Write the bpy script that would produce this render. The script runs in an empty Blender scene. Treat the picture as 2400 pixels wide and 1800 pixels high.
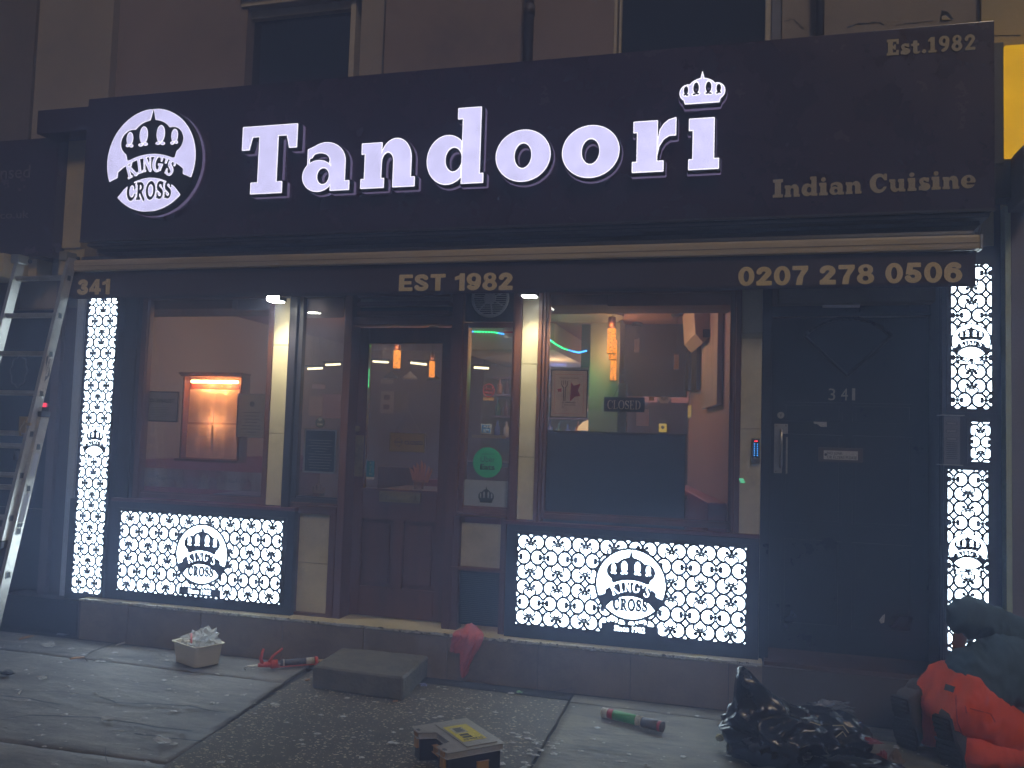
import bpy, bmesh, math, random
import numpy as np
from mathutils import Vector, Matrix, noise
random.seed(7)
R = math.radians
SC = bpy.context.scene
COL = SC.collection

# ------------------------------------------------------------------ camera
YAW, PITCH, ROLL, FPX, PW, PH = R(15.12), R(3.56), R(1.80), 2000.0, 2400.0, 1800.0
CAM = Vector((0.0, -5.35, 1.525))
_f = Vector((-math.sin(YAW)*math.cos(PITCH), math.cos(YAW)*math.cos(PITCH), math.sin(PITCH)))
_r0 = Vector((math.cos(YAW), math.sin(YAW), 0)); _u0 = _r0.cross(_f)
_r = _r0*math.cos(ROLL) + _u0*math.sin(ROLL); _u = -_r0*math.sin(ROLL) + _u0*math.cos(ROLL)
cd = bpy.data.cameras.new('camera'); cam = bpy.data.objects.new('camera', cd); COL.objects.link(cam)
cd.sensor_width = 36; cd.lens = FPX/PW*36; cd.clip_start = .05; cd.clip_end = 400
cam.matrix_world = Matrix(((_r.x, _u.x, -_f.x, CAM.x), (_r.y, _u.y, -_f.y, CAM.y), (_r.z, _u.z, -_f.z, CAM.z), (0, 0, 0, 1)))
SC.camera = cam

# ------------------------------------------------------------------ night sky, street light from behind, exposure
w = bpy.data.worlds.new('World'); SC.world = w; w.use_nodes = True
nt = w.node_tree; bg = nt.nodes['Background']
sky = nt.nodes.new('ShaderNodeTexSky'); sky.sky_type = 'NISHITA'; sky.sun_disc = False
sky.sun_elevation = R(38); sky.sun_rotation = R(150)
nt.links.new(sky.outputs[0], bg.inputs[0]); bg.inputs[1].default_value = 0.003
sl = bpy.data.lights.new('sun', 'SUN'); sl.energy = 0.66; sl.angle = R(14); sl.color = (1, .80, .60)
so = bpy.data.objects.new('sun', sl); COL.objects.link(so)
so.rotation_euler = Vector((-.45, 1, -.95)).to_track_quat('-Z', 'Y').to_euler()
SC.view_settings.view_transform = 'Standard'; SC.view_settings.look = 'None'
SC.view_settings.gamma = 1; SC.view_settings.exposure = 1.08
SC.view_settings.use_curve_mapping = False
SC.render.engine = 'CYCLES'
SC.cycles.use_denoising = True
SC.cycles.max_bounces = 8; SC.cycles.transparent_max_bounces = 12; SC.cycles.volume_bounces = 0
SC.cycles.sample_clamp_indirect = 3.0

# a photograph pixel (2400 x 1800) as the point where its ray meets a real plane of the place
def ray(px, py):
    return _r*((px-PW/2)/FPX) + _u*((PH/2-py)/FPX) + _f
def U(px, py, Y=0.0):
    d = ray(px, py); t = (Y-CAM.y)/d.y; p = CAM + d*t
    return p.x, p.z
def UG(px, py, Z=0.0):
    d = ray(px, py); t = (Z-CAM.z)/d.z; p = CAM + d*t
    return p.x, p.y
K = 2400/2212

# ------------------------------------------------------------------ materials
MATS = {}
def mat(name, col, rough=.6, metal=0., var=.0, vs=8., bump=0., bs=60., emit=None, es=0., spec=.5, coat=0., stretch=(1, 1, 1), dirt=0., alpha=1.):
    m = bpy.data.materials.new(name); m.use_nodes = True; nt = m.node_tree; N = nt.nodes; L = nt.links
    b = N['Principled BSDF']
    b.inputs['Roughness'].default_value = rough; b.inputs['Metallic'].default_value = metal
    b.inputs['Specular IOR Level'].default_value = spec; b.inputs['Coat Weight'].default_value = coat
    b.inputs['Base Color'].default_value = (*col, 1)
    b.inputs['Alpha'].default_value = alpha
    tc = N.new('ShaderNodeTexCoord'); mp = N.new('ShaderNodeMapping'); mp.inputs['Scale'].default_value = stretch
    L.new(tc.outputs['Object'], mp.inputs[0])
    if var or dirt:
        n = N.new('ShaderNodeTexNoise'); n.inputs['Scale'].default_value = vs; n.inputs['Detail'].default_value = 6; n.inputs['Roughness'].default_value = .65
        L.new(mp.outputs[0], n.inputs['Vector'])
        cr = N.new('ShaderNodeValToRGB'); e = cr.color_ramp.elements
        e[0].position = .3; e[1].position = .72
        e[0].color = (*[c*(1-var) for c in col], 1); e[1].color = (*[min(1, c*(1+var)) for c in col], 1)
        L.new(n.outputs[0], cr.inputs[0]); out = cr.outputs[0]
        if dirt:
            n2 = N.new('ShaderNodeTexNoise'); n2.inputs['Scale'].default_value = vs*.37; n2.inputs['Detail'].default_value = 8; n2.inputs['Roughness'].default_value = .75
            L.new(mp.outputs[0], n2.inputs['Vector'])
            r2 = N.new('ShaderNodeValToRGB'); r2.color_ramp.elements[0].position = .5; r2.color_ramp.elements[1].position = .68
            L.new(n2.outputs[0], r2.inputs[0])
            mx = N.new('ShaderNodeMix'); mx.data_type = 'RGBA'; mx.blend_type = 'MULTIPLY'; mx.inputs[0].default_value = dirt
            inv = N.new('ShaderNodeInvert'); L.new(r2.outputs[0], inv.inputs[1])
            L.new(out, mx.inputs[6]); L.new(inv.outputs[0], mx.inputs[7]); out = mx.outputs[2]
        L.new(out, b.inputs['Base Color'])
        mr = N.new('ShaderNodeMapRange'); mr.inputs[3].default_value = max(0.02, rough-.12); mr.inputs[4].default_value = min(1, rough+.15)
        L.new(n.outputs[0], mr.inputs[0]); L.new(mr.outputs[0], b.inputs['Roughness'])
    if bump:
        n3 = N.new('ShaderNodeTexNoise'); n3.inputs['Scale'].default_value = bs; n3.inputs['Detail'].default_value = 5
        L.new(mp.outputs[0], n3.inputs['Vector'])
        bp = N.new('ShaderNodeBump'); bp.inputs['Strength'].default_value = bump; bp.inputs['Distance'].default_value = .01
        L.new(n3.outputs[0], bp.inputs['Height']); L.new(bp.outputs[0], b.inputs['Normal'])
    if emit:
        b.inputs['Emission Color'].default_value = (*emit, 1); b.inputs['Emission Strength'].default_value = es
    MATS[name] = m
    return m
def glass(name, tint=(1, 1, 1), refl=.09, rough=.02, smear=0.):
    m = bpy.data.materials.new(name); m.use_nodes = True; nt = m.node_tree; N = nt.nodes; L = nt.links
    N.remove(N['Principled BSDF']); o = N['Material Output']
    t = N.new('ShaderNodeBsdfTransparent'); t.inputs[0].default_value = (*tint, 1)
    g = N.new('ShaderNodeBsdfGlossy'); g.inputs['Roughness'].default_value = rough
    fr = N.new('ShaderNodeFresnel'); fr.inputs[0].default_value = 1.45
    ad = N.new('ShaderNodeMath'); ad.operation = 'MULTIPLY'; ad.inputs[1].default_value = refl/.04
    L.new(fr.outputs[0], ad.inputs[0])
    mx = N.new('ShaderNodeMixShader'); L.new(ad.outputs[0], mx.inputs[0]); L.new(t.outputs[0], mx.inputs[1]); L.new(g.outputs[0], mx.inputs[2])
    out = mx
    if smear:
        d = N.new('ShaderNodeBsdfDiffuse'); d.inputs[0].default_value = (.6, .6, .6, 1)
        n = N.new('ShaderNodeTexNoise'); n.inputs['Scale'].default_value = 2.2; n.inputs['Detail'].default_value = 7
        tc = N.new('ShaderNodeTexCoord'); mp = N.new('ShaderNodeMapping'); mp.inputs['Scale'].default_value = (3, 1, .8); mp.inputs['Rotation'].default_value = (0, .3, 0)
        L.new(tc.outputs['Object'], mp.inputs[0]); L.new(mp.outputs[0], n.inputs['Vector'])
        mr = N.new('ShaderNodeMapRange'); mr.inputs[1].default_value = .35; mr.inputs[2].default_value = .8; mr.inputs[3].default_value = smear*.4; mr.inputs[4].default_value = smear*1.6
        L.new(n.outputs[0], mr.inputs[0])
        m2 = N.new('ShaderNodeMixShader'); L.new(mr.outputs[0], m2.inputs[0]); L.new(mx.outputs[0], m2.inputs[1]); L.new(d.outputs[0], m2.inputs[2]); out = m2
    L.new(out.outputs[0], o.inputs[0])
    MATS[name] = m
    return m
def lightmat(name, col, s, var=0., vs=5., dark=None):
    m = bpy.data.materials.new(name); m.use_nodes = True; nt = m.node_tree; N = nt.nodes; L = nt.links
    N.remove(N['Principled BSDF']); o = N['Material Output']
    e = N.new('ShaderNodeEmission'); e.inputs[0].default_value = (*col, 1); e.inputs[1].default_value = s
    if var:
        tc = N.new('ShaderNodeTexCoord'); n = N.new('ShaderNodeTexNoise'); n.inputs['Scale'].default_value = vs; n.inputs['Detail'].default_value = 3
        L.new(tc.outputs['Object'], n.inputs['Vector'])
        mr = N.new('ShaderNodeMapRange'); mr.inputs[1].default_value = .3; mr.inputs[2].default_value = .7
        mr.inputs[3].default_value = s*(1-var); mr.inputs[4].default_value = s*(1+var)
        L.new(n.outputs[0], mr.inputs[0]); L.new(mr.outputs[0], e.inputs[1])
    L.new(e.outputs[0], o.inputs[0])
    MATS[name] = m
    return m

def paper(name, col, tl=.55, rough=.7, var=.0, vs=14.):
    """thin sheet that lets some light through from behind"""
    m = bpy.data.materials.new(name); m.use_nodes = True; nt = m.node_tree; N = nt.nodes; L = nt.links
    b = N['Principled BSDF']; b.inputs['Base Color'].default_value = (*col, 1); b.inputs['Roughness'].default_value = rough
    t = N.new('ShaderNodeBsdfTranslucent'); t.inputs[0].default_value = (*col, 1); mx = N.new('ShaderNodeMixShader'); mx.inputs[0].default_value = tl
    if var:
        tc = N.new('ShaderNodeTexCoord'); n = N.new('ShaderNodeTexNoise'); n.inputs['Scale'].default_value = vs; n.inputs['Detail'].default_value = 6
        cr = N.new('ShaderNodeValToRGB'); cr.color_ramp.elements[0].position = .3; cr.color_ramp.elements[1].position = .7
        cr.color_ramp.elements[0].color = (*[c*(1-var) for c in col], 1); cr.color_ramp.elements[1].color = (*[min(1, c*(1+var)) for c in col], 1)
        L.new(tc.outputs['Object'], n.inputs['Vector']); L.new(n.outputs[0], cr.inputs[0]); L.new(cr.outputs[0], b.inputs['Base Color']); L.new(cr.outputs[0], t.inputs[0])
    L.new(b.outputs[0], mx.inputs[1]); L.new(t.outputs[0], mx.inputs[2]); L.new(mx.outputs[0], N['Material Output'].inputs[0])
    MATS[name] = m
    return m

# ------------------------------------------------------------------ mesh helpers
def box(bm, x0, x1, y0, y1, z0, z1):
    v = [bm.verts.new((x, y, z)) for z in (z0, z1) for y in (y0, y1) for x in (x0, x1)]
    for f in ((0, 2, 3, 1), (4, 5, 7, 6), (0, 1, 5, 4), (2, 6, 7, 3), (0, 4, 6, 2), (1, 3, 7, 5)):
        bm.faces.new([v[i] for i in f])
def tube(bm, pts, r, n=10, cap=True):
    rings = []
    P = [Vector(p) for p in pts]
    rr = r if isinstance(r, (list, tuple)) else [r]*len(P)
    for i, p in enumerate(P):
        d = (P[min(i+1, len(P)-1)]-P[max(i-1, 0)]).normalized()
        a = d.orthogonal().normalized() if i == 0 else (a - d*a.dot(d)).normalized()
        b = d.cross(a)
        rings.append([bm.verts.new(p + (a*math.cos(t)+b*math.sin(t))*rr[i]) for t in [2*math.pi*k/n for k in range(n)]])
    for q, s in zip(rings, rings[1:]):
        for k in range(n):
            f = bm.faces.new((q[k], q[(k+1) % n], s[(k+1) % n], s[k])); f.smooth = True
    if cap:
        bm.faces.new(rings[0][::-1]); bm.faces.new(rings[-1])
def disc(bm, c, r, nrm=(0, -1, 0), n=32, h=.004):
    c = Vector(c); d = Vector(nrm).normalized()
    tube(bm, [c - d*h*0, c + d*h], r, n)
def prism(bm, pts, y0, y1):
    """pts (x,z) counter-clockwise seen from the street; extruded y0 (front) to y1"""
    a = [bm.verts.new((x, y0, z)) for x, z in pts]; b = [bm.verts.new((x, y1, z)) for x, z in pts]
    bm.faces.new(a); bm.faces.new(b[::-1]); n = len(pts)
    for i in range(n):
        bm.faces.new((a[(i+1) % n], a[i], b[i], b[(i+1) % n]))
def hprism(bm, pts, z0, z1):
    """pts (x,y) ccw from above"""
    a = [bm.verts.new((x, y, z1)) for x, y in pts]; b = [bm.verts.new((x, y, z0)) for x, y in pts]
    bm.faces.new(a); bm.faces.new(b[::-1]); n = len(pts)
    for i in range(n):
        bm.faces.new((a[(i+1) % n], a[i], b[i], b[(i+1) % n]))
def bevel(bm, w=.004, seg=2, ang=40):
    bmesh.ops.remove_doubles(bm, verts=bm.verts, dist=1e-5)
    es = [e for e in bm.edges if len(e.link_faces) == 2 and e.calc_face_angle(0) > R(ang)]
    bmesh.ops.bevel(bm, geom=es, offset=w, segments=seg, affect='EDGES', profile=.7)
def finish(name, me, m, parent=None, loc=None):
    o = bpy.data.objects.new(name, me); COL.objects.link(o)
    if m:
        for q in (m if isinstance(m, (list, tuple)) else [m]): me.materials.append(q)
    if parent is not None:
        o.parent = parent; o.matrix_parent_inverse = parent.matrix_basis.inverted() if loc is None else Matrix.Identity(4)
    if loc is not None: o.location = loc
    return o
def obj(name, bm, m, parent=None, bev=0, loc=None, smooth=False, fixn=True):
    if bev: bevel(bm, bev)
    if fixn: bmesh.ops.recalc_face_normals(bm, faces=bm.faces)
    me = bpy.data.meshes.new(name); bm.to_mesh(me); bm.free()
    if smooth:
        for p in me.polygons: p.use_smooth = True
    return finish(name, me, m, parent, loc)
def bx(name, m, parent, *c, bev=0, loc=None):
    bm = bmesh.new(); box(bm, *c); return obj(name, bm, m, parent, bev, loc)
def tag(o, label=None, cat=None, group=None, kind=None):
    if label: o['label'] = label
    if cat: o['category'] = cat
    if group: o['group'] = group
    if kind: o['kind'] = kind
    return o
def thing(name, label, cat, loc=(0, 0, 0), rz=0, group=None, kind=None):
    o = bpy.data.objects.new(name, None); COL.objects.link(o); o.location = loc; o.rotation_euler = (0, 0, rz); o.empty_display_size = .1
    bpy.context.view_layer.update() if False else None
    return tag(o, label, cat, group, kind)
def children_of(o): return [c for c in bpy.data.objects if c.parent == o]
def copy_tree(o, parent=None):
    c = o.copy(); COL.objects.link(c); c.parent = parent
    if parent is not None: c.matrix_parent_inverse = o.matrix_parent_inverse.copy()
    for ch in children_of(o): copy_tree(ch, c)
    return c
def bmw(): return bmesh.new()

# ------------------------------------------------------------------ flat shapes with holes: signed distance fields cut into meshes
def sbox(x0, x1, y0, y1): return lambda X, Y: np.maximum(np.maximum(x0-X, X-x1), np.maximum(y0-Y, Y-y1))
def sell(cx, cy, rx, ry=None):
    ry = ry or rx
    return lambda X, Y: (np.sqrt(((X-cx)/rx)**2 + ((Y-cy)/ry)**2)-1)*min(rx, ry)
def spoly(pts):
    P = np.array(pts, float)
    def f(X, Y):
        d = np.full(X.shape, 1e9); ins = np.zeros(X.shape, bool); n = len(P)
        for i in range(n):
            a, b = P[i], P[(i+1) % n]; e = b-a; wx, wy = X-a[0], Y-a[1]
            t = np.clip((wx*e[0]+wy*e[1])/(e@e+1e-12), 0, 1)
            d = np.minimum(d, (wx-t*e[0])**2+(wy-t*e[1])**2)
            c = ((a[1] > Y) != (b[1] > Y)) & (X < (b[0]-a[0])*(Y-a[1])/((b[1]-a[1]) if b[1] != a[1] else 1e-9)+a[0])
            ins ^= c
        return np.where(ins, -1, 1)*np.sqrt(d)
    return f
def sline(pts, w):
    """polyline of half-width w (number or one per point)"""
    P = [np.array(p, float) for p in pts]; ws = w if isinstance(w, (list, tuple)) else [w]*len(P)
    def f(X, Y):
        d = np.full(X.shape, 1e9)
        for i in range(len(P)-1):
            a, b = P[i], P[i+1]; e = b-a; wx, wy = X-a[0], Y-a[1]
            t = np.clip((wx*e[0]+wy*e[1])/(e@e+1e-12), 0, 1)
            d = np.minimum(d, np.hypot(wx-t*e[0], wy-t*e[1])-(ws[i]+(ws[i+1]-ws[i])*t))
        return d
    return f
def un(*a): return lambda X, Y: np.minimum.reduce([f(X, Y) for f in a])
def sub(a, *b): return lambda X, Y: np.maximum(a(X, Y), -np.minimum.reduce([f(X, Y) for f in b]))
def inter(*a): return lambda X, Y: np.maximum.reduce([f(X, Y) for f in a])
def grow(a, g): return lambda X, Y: a(X, Y)-g
def tr(f, dx=0, dy=0, sx=1, sy=None, rot=0, shear=0):
    sy = sy or sx; c, s = math.cos(rot), math.sin(rot)
    def g(X, Y):
        a, b = X-dx, Y-dy; a, b = a*c+b*s, -a*s+b*c
        return f(a/sx-shear*b/sy, b/sy)*min(abs(sx), sy)
    return g
def arcpts(cx, cy, rx, ry, a0, a1, n=14):
    return [(cx+rx*math.cos(R(a0+(a1-a0)*i/n)), cy+ry*math.sin(R(a0+(a1-a0)*i/n))) for i in range(n+1)]
def cut(name, f, x0, x1, z0, z1, res, depth, y, m, parent=None, back=False):
    """mesh of f<0 in the plane Y=y (front), walls running back by depth"""
    nx = max(2, int(round((x1-x0)/res))+1); nz = max(2, int(round((z1-z0)/res))+1)
    xs = np.linspace(x0, x1, nx); zs = np.linspace(z0, z1, nz)
    xs = np.concatenate([[x0-1e-4], xs, [x1+1e-4]]); zs = np.concatenate([[z0-1e-4], zs, [z1+1e-4]])
    X, Z = np.meshgrid(xs, zs, indexing='ij'); S = f(X, Z); S = np.where(np.abs(S) < 1e-7, 1e-7, S)
    S[0, :] = S[-1, :] = 1e-4; S[:, 0] = S[:, -1] = 1e-4
    I = S < 0; V = []; key = {}; F = []
    def vt(k, x, z):
        if k not in key:
            key[k] = len(V); V.append((x, y, z))
        return key[k]
    n4 = I[:-1, :-1].astype(int)+I[1:, :-1]+I[1:, 1:]+I[:-1, 1:]
    full = n4 == 4
    for i in range(full.shape[0]):
        r = full[i]
        if not r.any(): continue
        ch = np.flatnonzero(np.diff(np.concatenate([[0], r.astype(int), [0]])))
        for a, b in zip(ch[::2], ch[1::2]):
            F.append((vt((i, a), xs[i], zs[a]), vt((i+1, a), xs[i+1], zs[a]), vt((i+1, b), xs[i+1], zs[b]), vt((i, b), xs[i], zs[b])))
    front = None
    segs = []
    ci, cj = np.nonzero((n4 > 0) & (n4 < 4))
    for i, j in zip(ci.tolist(), cj.tolist()):
        cs = ((i, j), (i+1, j), (i+1, j+1), (i, j+1)); poly = []; kinds = []
        for k in range(4):
            a, b = cs[k], cs[(k+1) % 4]
            if I[a]: poly.append(vt(a, xs[a[0]], zs[a[1]])); kinds.append(0)
            if I[a] != I[b]:
                t = S[a]/(S[a]-S[b]); kk = (min(a, b), max(a, b))
                poly.append(vt(kk, xs[a[0]]+(xs[b[0]]-xs[a[0]])*t, zs[a[1]]+(zs[b[1]]-zs[a[1]])*t)); kinds.append(1 if I[a] else 2)
        if len(poly) >= 3: F.append(tuple(poly))
        for k in range(len(poly)):
            if kinds[k] == 1 and kinds[(k+1) % len(poly)] == 2: segs.append((poly[k], poly[(k+1) % len(poly)]))
    if depth:
        bk = {}
        def B(v):
            if v not in bk:
                bk[v] = len(V); V.append((V[v][0], y+depth, V[v][2]))
            return bk[v]
        for a, b in segs: F.append((b, a, B(a), B(b)))
    me = bpy.data.meshes.new(name); me.from_pydata(V, [], F); me.update()
    return finish(name, me, m, parent)

# text from Blender's own built-in font, fitted between two world points
def textmesh(body, bold=0.):
    c = bpy.data.curves.new('lettering', 'FONT'); c.body = body; c.offset = bold; c.resolution_u = 4; c.align_x = 'LEFT'
    o = bpy.data.objects.new('lettering', c); COL.objects.link(o)
    me = bpy.data.meshes.new_from_object(o); bpy.data.objects.remove(o); bpy.data.curves.remove(c)
    return me
def text(name, body, x0, x1, z0, z1, y, m, parent, bold=0., thick=.002, mirror=False, vert=False, slope=0.):
    me = textmesh(body, bold); n = len(me.vertices)
    co = np.empty(n*3, np.float32); me.vertices.foreach_get('co', co); co = co.reshape(-1, 3)
    lo, hi = co.min(0), co.max(0); u = (co[:, 0]-lo[0])/max(1e-6, hi[0]-lo[0]); v = (co[:, 1]-lo[1])/max(1e-6, hi[1]-lo[1])
    if mirror: u = 1-u
    if vert: u, v = 1-v, u
    co2 = np.stack([x0+u*(x1-x0), np.full(n, y), z0+v*(z1-z0)+slope*u], 1)
    me.vertices.foreach_set('co', co2.astype(np.float32).ravel()); me.update()
    if thick:
        bm = bmesh.new(); bm.from_mesh(me); bmesh.ops.remove_doubles(bm, verts=bm.verts, dist=1e-6)
        r = bmesh.ops.extrude_face_region(bm, geom=bm.faces[:])
        bmesh.ops.translate(bm, verts=[g for g in r['geom'] if isinstance(g, bmesh.types.BMVert)], vec=(0, -thick, 0))
        bmesh.ops.recalc_face_normals(bm, faces=bm.faces); bm.to_mesh(me); bm.free()
    me.materials.clear()
    return finish(name, me, m, parent)
# ------------------------------------------------------------------ slab letters (x-height 1, baseline 0): (shape, width)
def G_o(): return sub(sell(.54, .5, .54, .51), sell(.54, .5, .165, .24)), 1.08
def G_n(): return un(sbox(0, .49, 0, .2), sbox(.07, .43, 0, .93), sbox(0, .43, .7, .93), sbox(.666, 1.12, 0, .2), sbox(.666, 1.04, 0, .62),
                     sub(inter(sell(.72, .58, .32, .42), sbox(.4, 1.1, .5, 1.1)), sell(.55, .52, .118, .19))), 1.12
def G_T(): return un(sbox(.36, .76, 0, 1.4), sbox(.22, .88, 0, .25), spoly([(0, 1.46), (1.15, 1.46), (1.15, .95), (.99, .95), (.93, 1.22), (.22, 1.22), (.16, .95), (0, .95)])), 1.15
def G_a(): return sub(un(sub(inter(sell(.5, .6, .44, .41), sbox(.1, 1, .55, 1.1)), sell(.37, .63, .22, .16)), spoly([(.1, .88), (.1, .69), (.2, .69), (.27, .79), (.27, .95)]),
                         sbox(.62, .94, .1, .62), sbox(.62, 1.04, 0, .2), sell(.35, .32, .35, .33)), sell(.46, .31, .13, .165)), 1.04
def G_d(): return un(sub(un(sell(.42, .5, .42, .505)), sell(.55, .5, .165, .24), sbox(.71, 1, -.2, 1.2)), sbox(.71, 1.085, 0, 1.54), sbox(.61, 1.085, 1.31, 1.54), sbox(.71, 1.16, 0, .2)), 1.16
def G_r(): return un(sbox(0, .64, 0, .21), sbox(.09, .51, 0, .98), sbox(.015, .51, .76, .98),
                     spoly([(.51, .62), (.55, .8), (.62, .9), (.72, .98), (.88, 1.02), (.88, .67), (.74, .67), (.63, .6), (.55, .48), (.51, .3)])), .88
def G_i0(): return un(sbox(0, .62, 0, .21), sbox(.08, .52, 0, 1), sbox(0, .52, .76, 1)), .62
def G_i(): return un(G_i0()[0], sell(.3, 1.26, .17, .17)), .62
def G_dot(): return sell(.2, .17, .17, .17), .4
def G_E(): return un(sbox(.1, .5, 0, 1.46), sbox(0, .95, 0, .24), sbox(0, .95, 1.22, 1.46), sbox(.4, .75, .62, .84), sbox(.6, .75, .5, .98), sbox(.8, 1, 0, .46), sbox(.8, 1, 1.0, 1.46)), 1.02
def G_I(): return un(sbox(.15, .6, 0, 1.46), sbox(0, .75, 0, .24), sbox(0, .75, 1.22, 1.46)), .75
def G_t(): return un(sbox(.15, .5, .15, 1.2), sbox(0, .66, .72, .94), inter(sub(sell(.45, .25, .3, .27), sell(.58, .3, .12, .12)), sbox(.15, .8, -.1, .25))), .74
def G_s(): return un(sline(arcpts(.4, .72, .22, .16, 20, 200)+arcpts(.42, .28, .24, .15, 110, -160), [.12]*15+[.15]*15), sbox(.04, .16, .02, .34), sbox(.6, .72, .66, .98)), .78
def G_u(): return un(sbox(0, .42, .76, .98), sbox(.08, .42, .3, .98), sub(inter(sell(.4, .38, .33, .4), sbox(0, .75, -.1, .4)), sell(.56, .42, .13, .18)), sbox(.68, 1.02, 0, .98), sbox(.6, 1.02, .76, .98), sbox(.68, 1.12, 0, .2)), 1.14
def G_e(): return sub(sell(.48, .5, .48, .51), sell(.5, .66, .14, .16), sbox(.36, 1.1, .26, .42)), .96
def G_C(): return un(sub(sell(.62, .73, .62, .76), sell(.72, .73, .3, .5), sbox(.85, 1.4, .45, 1.0)), sbox(1.0, 1.2, .95, 1.46)), 1.24
def G_1(): return un(sbox(.2, .55, 0, 1.4), sbox(.05, .7, 0, .2), spoly([(.0, 1.15), (.25, 1.4), (.3, 1.1), (.0, .98)])), .75
def G_2(): return un(sline(arcpts(.45, 1.0, .27, .27, 190, -30)+[(.25, .2)], [.13]*15+[.12]), sbox(.08, .88, 0, .24)), .92
def G_9(): return un(sub(sell(.45, .98, .43, .46), sell(.45, .98, .14, .22)), sline(arcpts(.3, .75, .42, .62, 20, -80), .14)), .92
def G_8(): return un(sub(sell(.45, 1.04, .36, .38), sell(.45, 1.06, .12, .16)), sub(sell(.45, .4, .43, .42), sell(.45, .4, .14, .18))), .92
SLAB = {'o': G_o, 'n': G_n, 'T': G_T, 'a': G_a, 'd': G_d, 'r': G_r, 'i': G_i, '.': G_dot, 'E': G_E, 'I': G_I, 't': G_t, 's': G_s, 'u': G_u, 'e': G_e, 'C': G_C, '1': G_1, '2': G_2, '9': G_9, '8': G_8}
def slab_line(body, gap=.12):
    parts = []; x = 0
    for ch in body:
        if ch == ' ': x += .45; continue
        g, wd = SLAB[ch](); parts.append((g, x, wd)); x += wd+gap
    return parts, x-gap
def slab_text(name, body, xa, xb, za, zb, xh, y, m, parent, depth=.006, nm='letter'):
    """letters from (xa,za) to (xb,zb) along the baseline, x-height xh"""
    parts, tot = slab_line(body); s = (xb-xa)/tot
    for g, x, wd in parts:
        X0 = xa+x*s; zb_ = za+(zb-za)*(x/tot)
        f = tr(g, X0, zb_, s, xh)
        cut(nm, f, X0-.01, X0+wd*s+.012, zb_-.02, zb_+xh*1.7, max(.0035, xh/22), depth, y, m, parent)
# ------------------------------------------------------------------ thin serif capitals (cap height 1)
def serif(x, y, w=.17, h=.03): return sbox(x-w, x+w, y, y+h*2)
def c_K(): return un(sbox(.1, .24, 0, 1), serif(.17, 0), serif(.17, .94), sline([(.2, .45), (.62, .97)], .035), serif(.62, .94, .13), sline([(.33, .6), (.68, .03)], .075), serif(.7, 0, .14)), .84
def c_I(): return un(sbox(.1, .24, 0, 1), serif(.17, 0), serif(.17, .94)), .34
def c_N(): return un(sbox(.12, .18, 0, 1), serif(.14, 0, .12), serif(.1, .94, .1), sline([(.14, .95), (.64, .05)], .085), sbox(.6, .67, 0, 1), serif(.64, .94, .12)), .78
def c_G(): return un(sub(sell(.4, .5, .4, .52), sell(.45, .5, .27, .46), sbox(.5, 1, .42, .78)), sbox(.58, .72, .08, .45), serif(.64, .4, .16), sbox(.66, .72, .66, .95)), .82
def c_A(): return spoly([(.04, 1), (.18, 1), (.14, .62), (.07, .62)]), .2
def c_S(): return un(sline(arcpts(.3, .75, .2, .21, 20, 220)+arcpts(.3, .25, .22, .22, 60, -150), [.035, .035, .04, .04, .045, .05, .055, .06, .06, .065, .07, .07, .075, .08, .085]+[.085, .08, .07, .06, .05, .05, .045, .04, .04, .04, .035, .035, .035, .035, .035]), sbox(.5, .55, .68, .96), sbox(.03, .08, .04, .32)), .6
def c_C(): return un(sub(sell(.4, .5, .4, .52), sell(.46, .5, .28, .46), sbox(.55, 1, .3, .72)), sbox(.68, .73, .66, .95)), .76
def c_R(): return un(sbox(.1, .24, 0, 1), serif(.17, 0), sbox(.02, .3, .94, 1), sub(inter(sell(.3, .73, .32, .27), sbox(.15, 1, 0, 1.1)), sell(.3, .73, .18, .21)), sline([(.35, .48), (.7, -.04)], [.06, .05])), .74
def c_O(): return sub(sell(.42, .5, .42, .52), sell(.42, .5, .28, .46)), .84
SER = {'K': c_K, 'I': c_I, 'N': c_N, 'G': c_G, "'": c_A, 'S': c_S, 'C': c_C, 'R': c_R, 'O': c_O}
def serif_word(body, gap=.08):
    x = 0; out = []
    for ch in body:
        g, wd = SER[ch](); out.append((g, x, wd)); x += wd+gap
    return out, x-gap
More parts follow.
